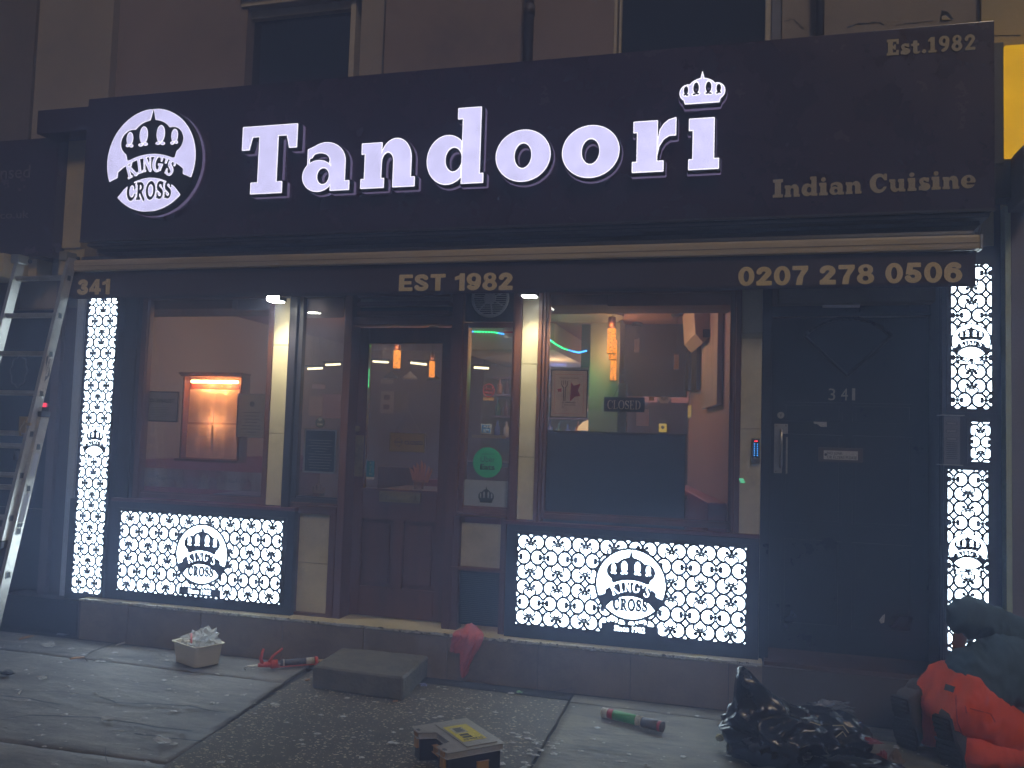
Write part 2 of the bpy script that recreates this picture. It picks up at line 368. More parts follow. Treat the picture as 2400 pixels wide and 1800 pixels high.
# ------------------------------------------------------------------ crown and roundel (unit radius)
def crown():
    out = un(sell(0, .40, .46, .37), sell(.44, .36, .26, .25), sell(-.44, .36, .26, .25), spoly([(-.62, .3), (-.53, .02), (.53, .02), (.62, .3)]))
    holes = []
    for s in (-1, 1):
        holes += [sell(s*.19, .49, .088, .165), sell(s*.14, .315, .05, .03), sell(s*.245, .305, .05, .03), sell(s*.50, .44, .07, .125), sell(s*.46, .30, .045, .03), sell(s*.545, .31, .035, .03)]
    return un(sub(out, *holes), spoly([(-.045, .76), (-.05, .8), (0, 1.0), (.05, .8), (.045, .76)]), sell(0, .77, .06, .05))
RC, RO, RI = -1.095, 1.155, .80
def roundel(cross=True, bright=False):
    """the parts that glow: f<0 where lit"""
    disc_ = sell(0, 0, .98)
    band = inter(sub(sell(0, RC, RO), sell(0, -1.24, .9)), sbox(-.73, .73, -.62, .2))
    tails = un(spoly([(-.73, -.30), (-1.1, -.45), (-.80, -.80), (-.50, -.47), (-.6, -.3)]), spoly([(.73, -.30), (1.1, -.45), (.80, -.80), (.50, -.47), (.6, -.3)]))
    cr = sub(crown(), sell(0, RC, RO+.055))
    dark = [band, tails, cr]
    if cross:
        L, tot = serif_word('CROSS', .16); s = .98/tot
        for g, x, wd in L: dark.append(grow(tr(g, -.49+x*s, -.735, s, .31), .017 if bright else .013))
    lit = sub(disc_, *dark)
    L, tot = serif_word("KING'S", .26 if bright else .17); ht = .30; s = (1.26 if bright else 1.18)/tot; ks = []
    for g, x, wd in L:
        a = -(.63 if bright else .59)+(x+wd/2)*s; th = a/1.06
        cx, cy = 1.0*math.sin(th)*.86, RC+.03+.86*math.cos(th)
        ks.append(tr(tr(g, -wd*s/2, 0, s, ht), cx, cy, 1, 1, -th*.8))
    return un(lit, *[grow(k, .002 if bright else .009) for k in ks])
# ------------------------------------------------------------------ scrolled lattice: f<0 on the metal
def lattice(P, h, ox=0., oz=0.):
    k = P/232.
    def f(X, Z):
        X = X-ox; Z = Z-oz
        u = np.mod(X+P/2, P)-P/2; v = np.mod(Z+1.5*h, 3*h)-1.5*h
        au = np.abs(u); u2 = np.abs(np.mod(X, P)-P/2)
        d = np.full(X.shape, 1e9); rx, ry = P/4*.985, h/2*1.0
        t = 9.2*k
        for c in (h, 0, -h):
            r = np.abs(np.sqrt(((au-P/4)/rx)**2+((v-c)/ry)**2)-1)*rx-t
            if c == 0:
                r = np.where((u2 < 26*k) & (np.abs(v) < 22*k), 1., r)
            else:
                w_ = (v-c)*(1 if c > 0 else -1)+10*k      # +: away from the small heart
                r = np.where((au < 52*k) & (w_ < 14*k) & (w_ > -84*k) & (au < (w_+86*k)*.9), 1., r)
            d = np.minimum(d, r)
        for c in (h, -h):
            wv = ((v-c)*(1 if c > 0 else -1)+10*k)/k; x = au/k
            def seg(ax, ay, bx_, by, th):
                ex, ey = bx_-ax, by-ay; q = np.clip(((x-ax)*ex+(wv-ay)*ey)/(ex*ex+ey*ey), 0, 1)
                return np.hypot(x-ax-q*ex, wv-ay-q*ey)-th*1.7
            o = [np.hypot(x-35, wv-22)-16, seg(35, 20, 12, 6, 4), np.abs(x+np.abs(wv)-13)*.7-6, seg(6, -8, 20, -20, 4), seg(3, 14, 8, 42, 4.5),
                 np.hypot(x-20, wv+24)-6, seg(12, -4, 34, -3, 4), seg(34, -3, 49, -14, 4), seg(49, -14, 53, -30, 4), seg(53, -30, 44, -48, 4), seg(44, -48, 18, -68, 4), seg(18, -68, 0, -88, 4)]
            d = np.minimum(d, np.minimum.reduce(o)*k)
        x2, y2 = u2/k, np.abs(v)/k
        o = [np.hypot(x2-34, y2-11)-16, np.maximum(x2-32, y2-6), np.abs(x2+y2-12)*.7-5, np.maximum(np.abs(x2-8)-4-.0*y2, np.abs(y2-14)-10)]
        return np.minimum(d, np.minimum.reduce(o)*k)
    return f
# ------------------------------------------------------------------ heavy sans (cap height 1)
def h_0(): return sub(sell(.36, .5, .36, .51), sell(.36, .5, .125, .30)), .72
def h_1(): return un(sbox(.24, .50, 0, 1), spoly([(.0, .60), (.0, .80), (.2, .87), (.32, 1), (.4, 1), (.4, .7), (.24, .66)])), .52
def h_2(): return un(sline(arcpts(.35, .69, .21, .18, 175, -35)+[(.17, .14)], [.125]*15+[.12]), sbox(.02, .70, 0, .24)), .72
def h_3(): return un(sline(arcpts(.33, .73, .20, .15, 165, -80), .12), sline(arcpts(.33, .29, .24, .17, 85, -165), .125)), .70
def h_4(): return un(sbox(.38, .64, 0, 1), sbox(.0, .76, .18, .40), spoly([(0, .36), (.40, 1.0), (.50, .85), (.24, .38), (0, .30)])), .77
def h_5(): return un(sbox(.12, .66, .78, 1), spoly([(.12, 1), (.36, 1), (.30, .45), (.04, .42)]), sline(arcpts(.34, .33, .22, .21, 120, -160), .125)), .72
def h_6(): return un(sub(sell(.37, .34, .36, .35), sell(.37, .33, .12, .15)), sline(arcpts(.40, .5, .27, .37, 50, 200), .12)), .74
def h_7(): return un(sbox(.02, .70, .78, 1), spoly([(.44, .82), (.70, .82), (.66, .72), (.5, .45), (.44, .0), (.17, .0), (.22, .35)])), .72
def h_8(): return un(sub(sell(.36, .73, .31, .28), sell(.36, .745, .10, .11)), sub(sell(.36, .29, .36, .30), sell(.36, .29, .125, .13))), .72
def h_9(): return tr(h_6()[0], .74, 1.0, 1, 1, math.pi), .74
def h_E(): return un(sbox(.0, .26, 0, 1), sbox(.0, .68, 0, .22), sbox(.0, .68, .78, 1), sbox(.0, .62, .40, .60)), .70
def h_T(): return un(sbox(.24, .50, 0, 1), sbox(.0, .74, .78, 1)), .74
def h_S(): return sline(arcpts(.36, .72, .22, .165, 15, 240)+arcpts(.36, .285, .235, .175, 70, -165), .12), .74
HVY = {'0': h_0, '1': h_1, '2': h_2, '3': h_3, '4': h_4, '5': h_5, '6': h_6, '7': h_7, '8': h_8, '9': h_9, 'E': h_E, 'T': h_T, 'S': h_S}
def heavy_text(body, x0, x1, z0, z1, y, m, parent, nm='numeral', slope=0., depth=.002):
    x = 0; out = []
    for ch in body:
        if ch == ' ': x += .34; continue
        g, wd = HVY[ch](); out.append((g, x, wd)); x += wd+.07
    tot = x-.07; s = (x1-x0)/tot; h = z1-z0
    for g, x, wd in out:
        X0 = x0+x*s; Z0 = z0+slope*x/tot
        cut(nm, tr(g, X0, Z0, s, h), X0-.008, X0+wd*s+.008, Z0-.006, Z0+h+.006, max(.0022, h/40), depth, y, m, parent)
# ------------------------------------------------------------------ materials of the place
maroon = mat('maroon_gloss', (.028, .008, .022), .22, var=.25, vs=3, bump=.03, bs=9, coat=.3)
darkframe = mat('dark_frame', (.022, .02, .028), .38, var=.3, vs=6, bump=.05, bs=40)
wood = mat('brown_wood', (.12, .043, .02), .36, var=.35, vs=7, bump=.12, bs=30, stretch=(1, 1, .12))
wooddk = mat('dark_wood', (.11, .042, .025), .4, var=.35, vs=7, bump=.1, bs=30, stretch=(1, 1, .12))
redpaint = mat('red_paint', (.11, .028, .032), .35, var=.2, vs=12)
cream = mat('cream_tile', (.52, .46, .30), .35, var=.12, vs=9, dirt=.25)
plinthm = mat('plinth_tile', (.22, .175, .13), .42, var=.22, vs=6, dirt=.45, bump=.03)
grout = mat('grout', (.09, .08, .07), .9)
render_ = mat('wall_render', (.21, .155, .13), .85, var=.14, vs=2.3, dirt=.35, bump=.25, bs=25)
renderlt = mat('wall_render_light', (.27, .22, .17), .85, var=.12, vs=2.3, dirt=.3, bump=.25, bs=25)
stucco = mat('cream_stucco', (.42, .33, .16), .8, var=.12, vs=3, dirt=.3, bump=.3, bs=30)  # yellow cast of the light on the end wall mixed into the cream
paintwhite = mat('white_frame_paint', (.40, .34, .26), .45, var=.12, vs=10, dirt=.25)
blackpaint = mat('black_paint', (.013, .015, .019), .3, var=.3, vs=5, bump=.06, bs=25)
pipem = mat('drain_pipe', (.06, .045, .04), .5, var=.3, vs=8)
creambar = mat('cream_bar', (.44, .35, .21), .4, var=.14, vs=4, dirt=.35, stretch=(.3, 1, 3))
valmat = mat('valance_cloth', (.03, .011, .017), .7, var=.2, vs=30, bump=.1, bs=300)
goldtext = mat('cream_letters', (.62, .48, .22), .55, var=.1, vs=10)
goldtext2 = mat('cream_letters_worn', (.34, .28, .16), .55, var=.2, vs=12)
metal = mat('galvanised_metal', (.48, .5, .5), .35, .9, var=.2, vs=15)
steel = mat('brushed_steel', (.55, .5, .4), .3, .9, var=.15, vs=20, stretch=(8, 1, 1))
brass = mat('old_brass', (.3, .23, .11), .4, .8, var=.3, vs=20)
alu = mat('ladder_aluminium', (.62, .6, .55), .38, .85, var=.22, vs=14, bump=.05, bs=60)
blackplastic = mat('black_plastic', (.012, .012, .014), .4)
greyplastic = mat('grey_plastic', (.30, .28, .24), .5, var=.12, vs=20, dirt=.25)
white = paper('white_card', (.66, .64, .58), .35)
paperbeige = mat('cream_paper', (.75, .70, .55), .7, var=.06, vs=10)
inkdark = mat('dark_ink', (.03, .03, .035), .6)
blackcard = mat('black_card', (.015, .016, .018), .5)
silver = mat('silver_frame', (.5, .5, .48), .3, .8)
frost = paper('frosted_film', (.42, .45, .48), .5)
peach = mat('peach_wall', (.36, .285, .22), .7, var=.06, vs=2)
peachdk = mat('brown_wall', (.32, .23, .16), .7, var=.1, vs=2)
ceilm = mat('ceiling_paint', (.32, .15, .13), .8, var=.04, vs=2)
redleather = mat('red_leather', (.20, .018, .022), .4, var=.15, vs=6)
blueleather = mat('black_vinyl', (.02, .026, .034), .4, var=.2, vs=6)
counterm = mat('blue_grey_board', (.055, .085, .12), .38, var=.06, vs=3)
floorm = mat('dark_floor', (.06, .04, .035), .5, var=.2, vs=4)
slate = mat('york_stone', (.19, .19, .185), .66, var=.6, vs=4, bump=.7, bs=16, stretch=(.7, 1.7, 1), dirt=.6)
slate2 = mat('york_stone_brown', (.16, .15, .12), .68, var=.55, vs=5, bump=.8, bs=18, stretch=(.8, 1.6, 1), dirt=.5)
aggr = mat('worn_concrete', (.10, .09, .066), .7, var=.35, vs=9, bump=.7, bs=120, dirt=.25)
stepm = mat('stone_step', (.13, .12, .09), .75, var=.4, vs=7, bump=.9, bs=35, dirt=.4)
mortar = mat('mortar', (.03, .03, .03), .9, var=.3, vs=20, bump=.6, bs=60)
panewin = glass('window_glass', refl=.05, smear=.015)
panedark = glass('dark_glass', (.5, .5, .55), refl=.12)
lit = lightmat('panel_light', (.72, .89, 1.0), 6.0, .22, 3.5)
litsign = lightmat('sign_light', (.69, .66, 1.0), .70, .09, 9)
litedge = lightmat('sign_edge_light', (.90, .87, 1.0), .98)
halo = lightmat('sign_back_light', (.50, .38, .72), .14)
amber = None

# ------------------------------------------------------------------ ground
g = bmw(); box(g, -32, 32, -32, 32, -.30, -.20)
tag(obj('ground', g, mortar), kind='structure')
g = bmw(); box(g, -31.9, 31.9, -31.9, -7.2, -.199, -.12)
tag(obj('road', g, mat('asphalt', (.05, .05, .052), .8, var=.2, vs=12, bump=.5, bs=80)), kind='structure')
g = bmw(); box(g, -31.9, 31.9, -7.19, -7.05, -.199, .0)
tag(obj('kerb', g, slate2, bev=.01), kind='structure')
pav = thing('pavement', None, None, kind='structure')
bx('mortar_bed', mortar, pav, -14, 12, -7.04, -.10, -.199, -.018)
def slab(pts, m, seed, z=0., step=.055, amp=.004, riven=True):
    """a paving slab: a subdivided polygon with a riven top, worn edges and depth"""
    xs = [p[0] for p in pts]; ys = [p[1] for p in pts]
    bm = bmw(); vs = [bm.verts.new((x, y, 0)) for x, y in pts]; f = bm.faces.new(vs)
    for ax, lo, hi in ((0, min(xs), max(xs)), (1, min(ys), max(ys))):
        n = int((hi-lo)/step)
        for i in range(1, n):
            c = [0, 0, 0]; c[ax] = lo+(hi-lo)*i/n; nn = [0, 0, 0]; nn[ax] = 1
            bmesh.ops.bisect_plane(bm, geom=bm.verts[:]+bm.edges[:]+bm.faces[:], plane_co=c, plane_no=nn, dist=1e-5)
    edge = {v for e in bm.edges if len(e.link_faces) == 1 for v in e.verts}
    for v in bm.verts:
        x, y = v.co.x, v.co.y
        a = noise.noise(Vector((x*.8+seed*7, y*2.5, seed)))
        hgt = amp*a*1.2
        if riven: hgt += amp*.8*(math.floor((noise.noise(Vector((x*.7, y*3.2+seed, seed*3.1)))+.5)*5)/5-.5)
        if v in edge:
            v.co.x += .008*noise.noise(Vector((x*9, y*9, seed))); v.co.y += .008*noise.noise(Vector((x*9, y*9, seed+5)))
            hgt -= .002
        v.co.z = z+hgt
    be = [e for e in bm.edges if len(e.link_faces) == 1]
    r = bmesh.ops.extrude_edge_only(bm, edges=be)
    for v in r['geom']:
        if isinstance(v, bmesh.types.BMVert): v.co.z = z-.035
    for f in bm.faces: f.smooth = f.normal.z > .8
    return obj('paving_slab', bm, m, pav)
slab([(-5.6, -2.0), (-2.49, -1.9), (-2.65, -.62), (-5.6, -.60)], slate, 1)
slab([(-5.6, -.59), (-2.66, -.61), (-2.70, -.20), (-5.6, -.20)], slate, 2, amp=.003)
slab([(-5.6, -3.4), (-2.42, -3.3), (-2.48, -1.92), (-5.6, -2.02)], slate, 3)
slab([(-2.47, -2.2), (-.92, -2.2), (-.95, -.33), (-2.63, -.30)], aggr, 4, amp=.003, riven=False)
slab([(-2.68, -.285), (-.96, -.315), (-.96, -.20), (-2.68, -.20)], mortar, 5, amp=.004, riven=False)
slab([(-.90, -2.2), (1.05, -2.2), (1.02, -.42), (-.935, -.36)], slate2, 6)
slab([(-.94, -.345), (1.02, -.405), (1.02, -.20), (-.94, -.20)], slate2, 7, amp=.003)
slab([(1.07, -2.2), (2.9, -2.2), (2.9, -.20), (1.04, -.20)], slate2, 8)
slab([(-8.4, -2.2), (-5.62, -2.2), (-5.62, -.05), (-8.4, -.05)], slate, 9, step=.2)
for i, (a, b) in enumerate([(-2.4, -.9), (-.88, 1.1), (1.12, 2.9)]): slab([(a, -3.6), (b, -3.6), (b, -2.22), (a, -2.22)], slate2, 10+i, step=.2)
# raised riven cracks and ragged dark seams of the big left slab
def seam(pts, w=.011):
    bm = bmw(); L = []
    for i, (x, y) in enumerate(pts): L.append((x, y))
    q = []
    for i in range(len(L)-1):
        (xa, ya), (xb, yb) = L[i], L[i+1]; n = 8
        for k in range(n):
            t = k/n; x, y = xa+(xb-xa)*t, ya+(yb-ya)*t
            q.append((x, y+.018*noise.noise(Vector((x*7, y*3, 1.3)))))
    top = [bm.verts.new((x, y+w*(.35+.65*abs(noise.noise(Vector((x*11, 2, 0)))))*1.3, .0115)) for x, y in q]
    bot = [bm.verts.new((x, y-w*.5, .0115)) for x, y in q]
    for i in range(len(q)-1): bm.faces.new((bot[i], bot[i+1], top[i+1], top[i]))
    return obj('crack', bm, mat_crack, pav)
mat_crack = mat('crack_shadow', (.018, .018, .02), .9)
def G(x, y, z=0): return UG(x*K, y*K, z)
seam([G(0, 1508), G(60, 1512), G(135, 1530)]); seam([G(215, 1510), G(250, 1522), G(340, 1525), G(410, 1530), G(500, 1545)])
seam([G(0, 1560), G(60, 1550), G(200, 1555), G(330, 1575), G(430, 1585)]); seam([G(290, 1590), G(370, 1600), G(450, 1605)])
seam([G(0, 1495), G(100, 1498), G(230, 1502)], .003); seam([G(150, 1640), G(230, 1620), G(235, 1659)], .004)
seam([G(520, 1390), G(600, 1420), G(680, 1428)], .004); seam([G(1020, 1470), G(1100, 1497), G(1180, 1500), G(1240, 1490), G(1350, 1500), G(1500, 1512)], .008)
seam([G(1180, 1540), G(1215, 1505), G(1222, 1495)], .008); seam([G(1140, 1640), G(1160, 1600), G(1180, 1540)], .006)
for k in range(9):
    x0 = 1240+random.random()*260; y0 = 1580+random.random()*70
    seam([G(x0, y0), G(x0+40, y0+4), G(x0+110, y0+random.uniform(2, 12))], .003)
# pale stones set in the worn concrete, and grit everywhere (nobody could count them)
bm = bmw()
def chip(bm, x, y, z, s, rnd):
    n = rnd.randint(4, 6); a0 = rnd.random()*6; e = rnd.uniform(.4, 1)
    vs = [bm.verts.new((x+s*math.cos(a0+6.283*i/n)*rnd.uniform(.7, 1), y+s*e*math.sin(a0+6.283*i/n)*rnd.uniform(.7, 1), z)) for i in range(n)]
    t = bm.verts.new((x, y, z+s*.25))
    for i in range(n): bm.faces.new((vs[i], vs[(i+1) % n], t))
rnd = random.Random(3)
for i in range(11000):
    x = rnd.uniform(-2.6, -.95); y = rnd.uniform(-2.1, -.34)
    if x < -2.47-(y+1.9)*.12: continue
    if rnd.random() > .35+.6*(noise.noise(Vector((x*3, y*3, 0)))+.4) - .5*max(0, (x+1.6)): continue
    chip(bm, x, y, .0015, rnd.choice([.003, .004, .004, .005, .007, .010]), rnd)
tag(obj('gravel', bm, mat('pale_aggregate', (.5, .46, .36), .6, var=.5, vs=60)), 'pale stone chips set in the dark worn concrete in front of the door', kind='stuff')
bm = bmw()
for i in range(620):
    x = rnd.uniform(-5.2, 1.3); y = rnd.uniform(-2.1, -.3)
    chip(bm, x, y, .0075, rnd.choice([.005, .006, .008, .012, .018, .024]), rnd)
for i in range(90):
    x = rnd.gauss(-1.02, .10); y = rnd.uniform(-1.75, -.95)
    chip(bm, x, y, .006, rnd.choice([.01, .02, .026]), rnd)
tag(obj('litter', bm, mat('pale_debris', (.5, .53, .54), .5, var=.3, vs=60)), 'scattered pale paper scraps and cement flecks on the pavement', kind='stuff')

# ------------------------------------------------------------------ the shop building
SH = thing('shop_building', 'rendered terrace house with a restaurant shopfront on the ground floor', 'building')
Zp = .262
# plinth: core, tiles, nosing, ledge tiles
bx('plinth', grout, SH, -4.60, 1.16, -.112, 2.4, -.05, Zp-.012)
px0 = [-4.58, -4.05, -3.45, -2.78, -2.45, -1.62, -.88, -.18, .145]
PL = [c for c in bpy.data.objects if c.name == 'plinth'][0]
for a, b in zip([-4.575, -4.17, -3.58, -2.95, -2.36, -1.78, -1.19, -.62, -.05], [-4.175, -3.585, -2.955, -2.365, -1.785, -1.195, -.625, -.055, .135]):
    bx('tile', plinthm, SH, a, b, -.124+random.uniform(-.001, .001), -.113, -.02, Zp-.016, bev=.002)
for a, b in ((.16, .63), (.635, 1.14)):
    bx('tile', mat('plinth_tile_brown', (.17, .08, .045), .45, var=.25, vs=6, dirt=.4) if 'plinth_tile_brown' not in MATS else MATS['plinth_tile_brown'], SH, a, b, -.075, -.06, -.02, .225, bev=.002)
bx('doorstep', mat('doorstep_stone', (.10, .06, .05), .5, var=.3, vs=9, dirt=.5, bump=.3), SH, .145, 1.15, -.085, .32, .226, Zp+.012, bev=.005)
for a, b in zip([-4.58+i*.49 for i in range(10)], [-4.575+i*.49+.483 for i in range(10)]):
    if a > .1: continue
    bx('ledge_tile', cream, SH, a, min(b, .135), -.128, .18, Zp-.012, Zp+.004, bev=.002)
# ragged aluminium nosing
bm = bmw()
x = -4.58
while x < .13:
    x2 = x+rnd.uniform(.01, .03); zt = Zp+.006+rnd.uniform(-.002, .004); zb = Zp-.006+rnd.uniform(-.006, .004)
    box(bm, x, min(x2, .133), -.137, -.129, zb, zt); x = x2
obj('nosing', bm, mat('nosing_metal', (.7, .68, .6), .28, .7, var=.4, vs=40), SH)
# door pier left of everything, pilasters and jambs (x0,x1,z0,z1)
def post(name, m, x0, x1, y0, y1, z0, z1, bev=.004): return bx(name, m, SH, x0, x1, y0, y1, z0, z1, bev=bev)
TOP = 2.60
post('jamb', darkframe, -4.795, -4.30, .0, .12, .27, TOP)         # around the tall lit panel
post('jamb', mat('white_reveal', (.5, .55, .6), .5), -4.90, -4.832, .02, .3, -.05, TOP)
post('jamb', darkframe, -4.828, -4.797, .05, .3, .0, TOP)
post('window_post', darkframe, -4.36, -4.325, -.02, .005, .99, TOP)
post('window_post', wooddk, -4.298, -4.255, .0, .06, .99, TOP)
# cream tiled piers
def pier(x0, x1, cuts, bottom):
    zs = [bottom]+cuts+[TOP]
    for a, b in zip(zs, zs[1:]): bx('pier_tile', cream, SH, x0, x1, -.006, .05, a+.0015, b-.0015, bev=.002)
pier(-3.195, -3.078, [1.50, 2.12], 1.0); pier(-1.385, -1.279, [1.40, 2.0], 1.0); pier(-.006, .113, [1.62, 2.17, 2.2], .99)
post('pier_post', wooddk, -3.235, -3.198, -.012, .1, .99, TOP); post('pier_post', darkframe, -3.075, -3.02, -.012, .1, .99, TOP)
post('pier_post', wood, -1.435, -1.388, -.02, .1, .99, TOP); post('pier_post', wooddk, -1.452, -1.437, .0, .1, .99, TOP)
post('pier_post', wood, -1.276, -1.252, -.02, .1, .99, TOP); post('pier_post', wooddk, -1.25, -1.232, .0, .1, .99, TOP)
post('pier_post', wood, -.055, -.04, -.012, .1, .99, TOP); post('pier_post', wooddk, -.038, -.009, -.012, .1, .99, TOP)
# sills
for a, b in ((-4.43, -2.94), (-1.46, .113)):
    bx('sill', redpaint, SH, a, b, -.055, .02, .972, .993, bev=.003)
# windows: frame bars > pane
def window(x0, x1, z0, z1, y=.05, fm=darkframe, fw=.035, pane=panewin, bars=(1, 1, 1, 1)):
    bm = bmw()
    if bars[0]: box(bm, x0-fw, x0, y-.03, y+.02, z0-fw, z1+fw)
    if bars[1]: box(bm, x1, x1+fw, y-.03, y+.02, z0-fw, z1+fw)
    if bars[2]: box(bm, x0+.0005, x1-.0005, y-.028, y+.02, z0-fw, z0)
    if bars[3]: box(bm, x0+.0005, x1-.0005, y-.028, y+.02, z1, z1+fw)
    f = obj('window', bm, fm, SH, bev=.004)
    bx('pane', pane, f, x0-.003, x1+.003, y, y+.005, z0-.003, z1+.003)
    bm = bmw(); box(bm, x0, x1, y-.012, y-.002, z0, z0+.012); obj('bead', bm, fm, f, bev=.002)
    return f
window(-4.25, -3.245, 1.035, 2.46, fm=wooddk); W2 = window(-2.985, -2.665, 1.06, 2.46, fm=darkframe)
W3 = window(-1.762, -1.455, 1.055, 2.246, fm=wood, fw=.03); W4 = window(-1.215, -.075, 1.045, 2.46, fm=wooddk, fw=.035)
for z in (1.0, 1.018): bx('moulding', wood, SH, -1.80, -1.45, -.01-(1.018-z), .05, z, z+.008)
for z in (1.0, 1.02): bx('moulding', wooddk, SH, -3.0, -2.65, -.01, .05, z, z+.01)
# below the narrow windows
bx('dado_panel', cream, SH, -2.945, -2.705, .03, .05, .62, .955, bev=.003); bx('dado_panel', cream, SH, -2.945, -2.705, .03, .05, .285, .615, bev=.003)
post('dado_frame', wooddk, -3.0, -2.947, -.005, .1, Zp, 1.0); post('dado_frame', wooddk, -2.703, -2.655, -.005, .1, Zp, 1.0)
bx('dado_frame', wooddk, SH, -2.946, -2.704, .0, .1, .956, .998); bx('dado_frame', wooddk, SH, -2.946, -2.704, .0, .1, Zp, .284)
bx('dado_panel', cream, SH, -1.765, -1.49, .03, .05, .675, .955, bev=.003)
post('dado_frame', wooddk, -1.81, -1.767, -.005, .1, Zp, 1.0); post('dado_frame', wooddk, -1.489, -1.452, -.005, .1, Zp, 1.0)
bx('dado_frame', wood, SH, -1.82, -1.455, -.015, .06, .652, .672, bev=.003)
vg = bx('vent_grille', blackplastic, SH, -1.765, -1.49, .035, .05, .30, .65)
bm = bmw()
for i in range(26):
    z = .315+i*.0125; box(bm, -1.755, -1.50, .022, .034, z, z+.005)
o = obj('louvre', bm, mat('grille_grey', (.05, .055, .06), .4), vg); o['kind'] = 'stuff'
# transom with louvres above the door, door surround
post('door_post', wooddk, -2.653, -2.60, .0, .2, Zp, TOP); post('door_post', wooddk, -1.872, -1.812, -.004, .2, Zp, TOP)
post('door_post', wood, -1.811, -1.795, -.01, .2, 1.0, TOP)
bx('transom', wooddk, SH, -2.598, -1.874, .02, .12, 2.265, 2.32, bev=.004)
for z in (2.33, 2.395, 2.455, 2.515): bx('transom_slat', wooddk, SH, -2.57, -1.90, .01, .09, z, z+.028, bev=.005)
bx('transom_back', blackplastic, SH, -2.598, -1.874, .13, .15, 2.32, TOP)
# entrance door
D1 = bx('entrance_door', wooddk, SH, -2.599, -2.533, .14, .19, Zp+.012, 2.26, bev=.003)
bx('stile', wooddk, D1, -1.985, -1.876, .14, .19, Zp+.012, 2.26, bev=.003)
bx('rail', wooddk, D1, -2.532, -1.986, .14, .19, 2.15, 2.26, bev=.003); bx('rail', wooddk, D1, -2.532, -1.986, .14, .19, .93, 1.135, bev=.003)
bx('rail', wooddk, D1, -2.532, -1.986, .14, .19, Zp+.012, .47, bev=.003); bx('mullion', wooddk, D1, -2.29, -2.22, .14, .19, .47, .93, bev=.003)
for a, b in ((-2.532, -2.292), (-2.218, -1.986)):
    bx('door_panel', wooddk, D1, a, b, .165, .185, .47, .93); bx('door_panel', wooddk, D1, a+.03, b-.03, .152, .1645, .50, .90, bev=.006)
bx('bead', wood, D1, -2.535, -1.983, .128, .139, 1.128, 1.143, bev=.002); bx('bead', wood, D1, -2.535, -2.525, .132, .139, 1.143, 2.15)
bx('pane', panewin, D1, -2.532, -1.986, .16, .165, 1.136, 2.149)
bm = bmw(); x0, z1 = U(820*K, 1060*K, .13); x1, z0 = U(908*K, 1088*K, .13); box(bm, x0, x1, .126, .139, z0, z1); box(bm, x0+.035, x1-.035, .118, .1255, z0+.02, z1-.02)
obj('letterbox', bm, brass, D1, bev=.003)
x, z = U(770*K, 926*K, .12); bm = bmw(); disc(bm, (x, .139, z), .02, h=.02); obj('door_lock', bm, brass, D1)
x0, z1 = U(767*K, 940*K, .13); x1, z0 = U(787*K, 1030*K, .13); bx('push_plate', brass, D1, x0, x1, .134, .139, z0, z1)
x, z = U(835*K, 1200*K, .13)
# fan box above the side window
FB = bx('fan_panel', blackplastic, SH, -1.79, -1.455, .03, .06, 2.285, TOP)
bm = bmw(); cx, cz = -1.617, 2.438
for r_ in (.125, .118):
    tube(bm, [(cx+r_*math.cos(R(a)), .015, cz+r_*math.sin(R(a))) for a in range(0, 361, 10)], .006, 6, cap=False)
obj('rim', bm, metal, FB)
bm = bmw()
for k in range(7):
    a = 2*math.pi*k/7+.3; box(bm, -.004, .004, .0, .006, .0, .115)
    vs = bm.verts[-8:] if False else list(bm.verts)[-8:]
    bmesh.ops.rotate(bm, verts=vs, cent=(0, 0, 0), matrix=Matrix.Rotation(a, 3, 'Y')); bmesh.ops.translate(bm, verts=vs, vec=(cx, .012, cz))
disc(bm, (cx, .016, cz), .04, n=20, h=.012)
for i in range(16):
    z = cz-.11+i*.014; hw = math.sqrt(max(0, .116**2-(z-cz)**2)); box(bm, cx-hw, cx+hw, .022, .026, z, z+.006)
obj('fan_grille', bm, mat('fan_grey', (.5, .5, .5), .4, .5), FB)
# kick panels that carry the lit lattices
post('kick_panel', darkframe, -4.44, -2.942, -.045, .0, Zp+.004, .97, .004)
post('kick_panel', darkframe, -1.436, .113, -.045, .0, Zp+.004, .97, .004)
post('kick_panel', darkframe, -4.80, -4.445, -.04, .0, .2, .97, .004)
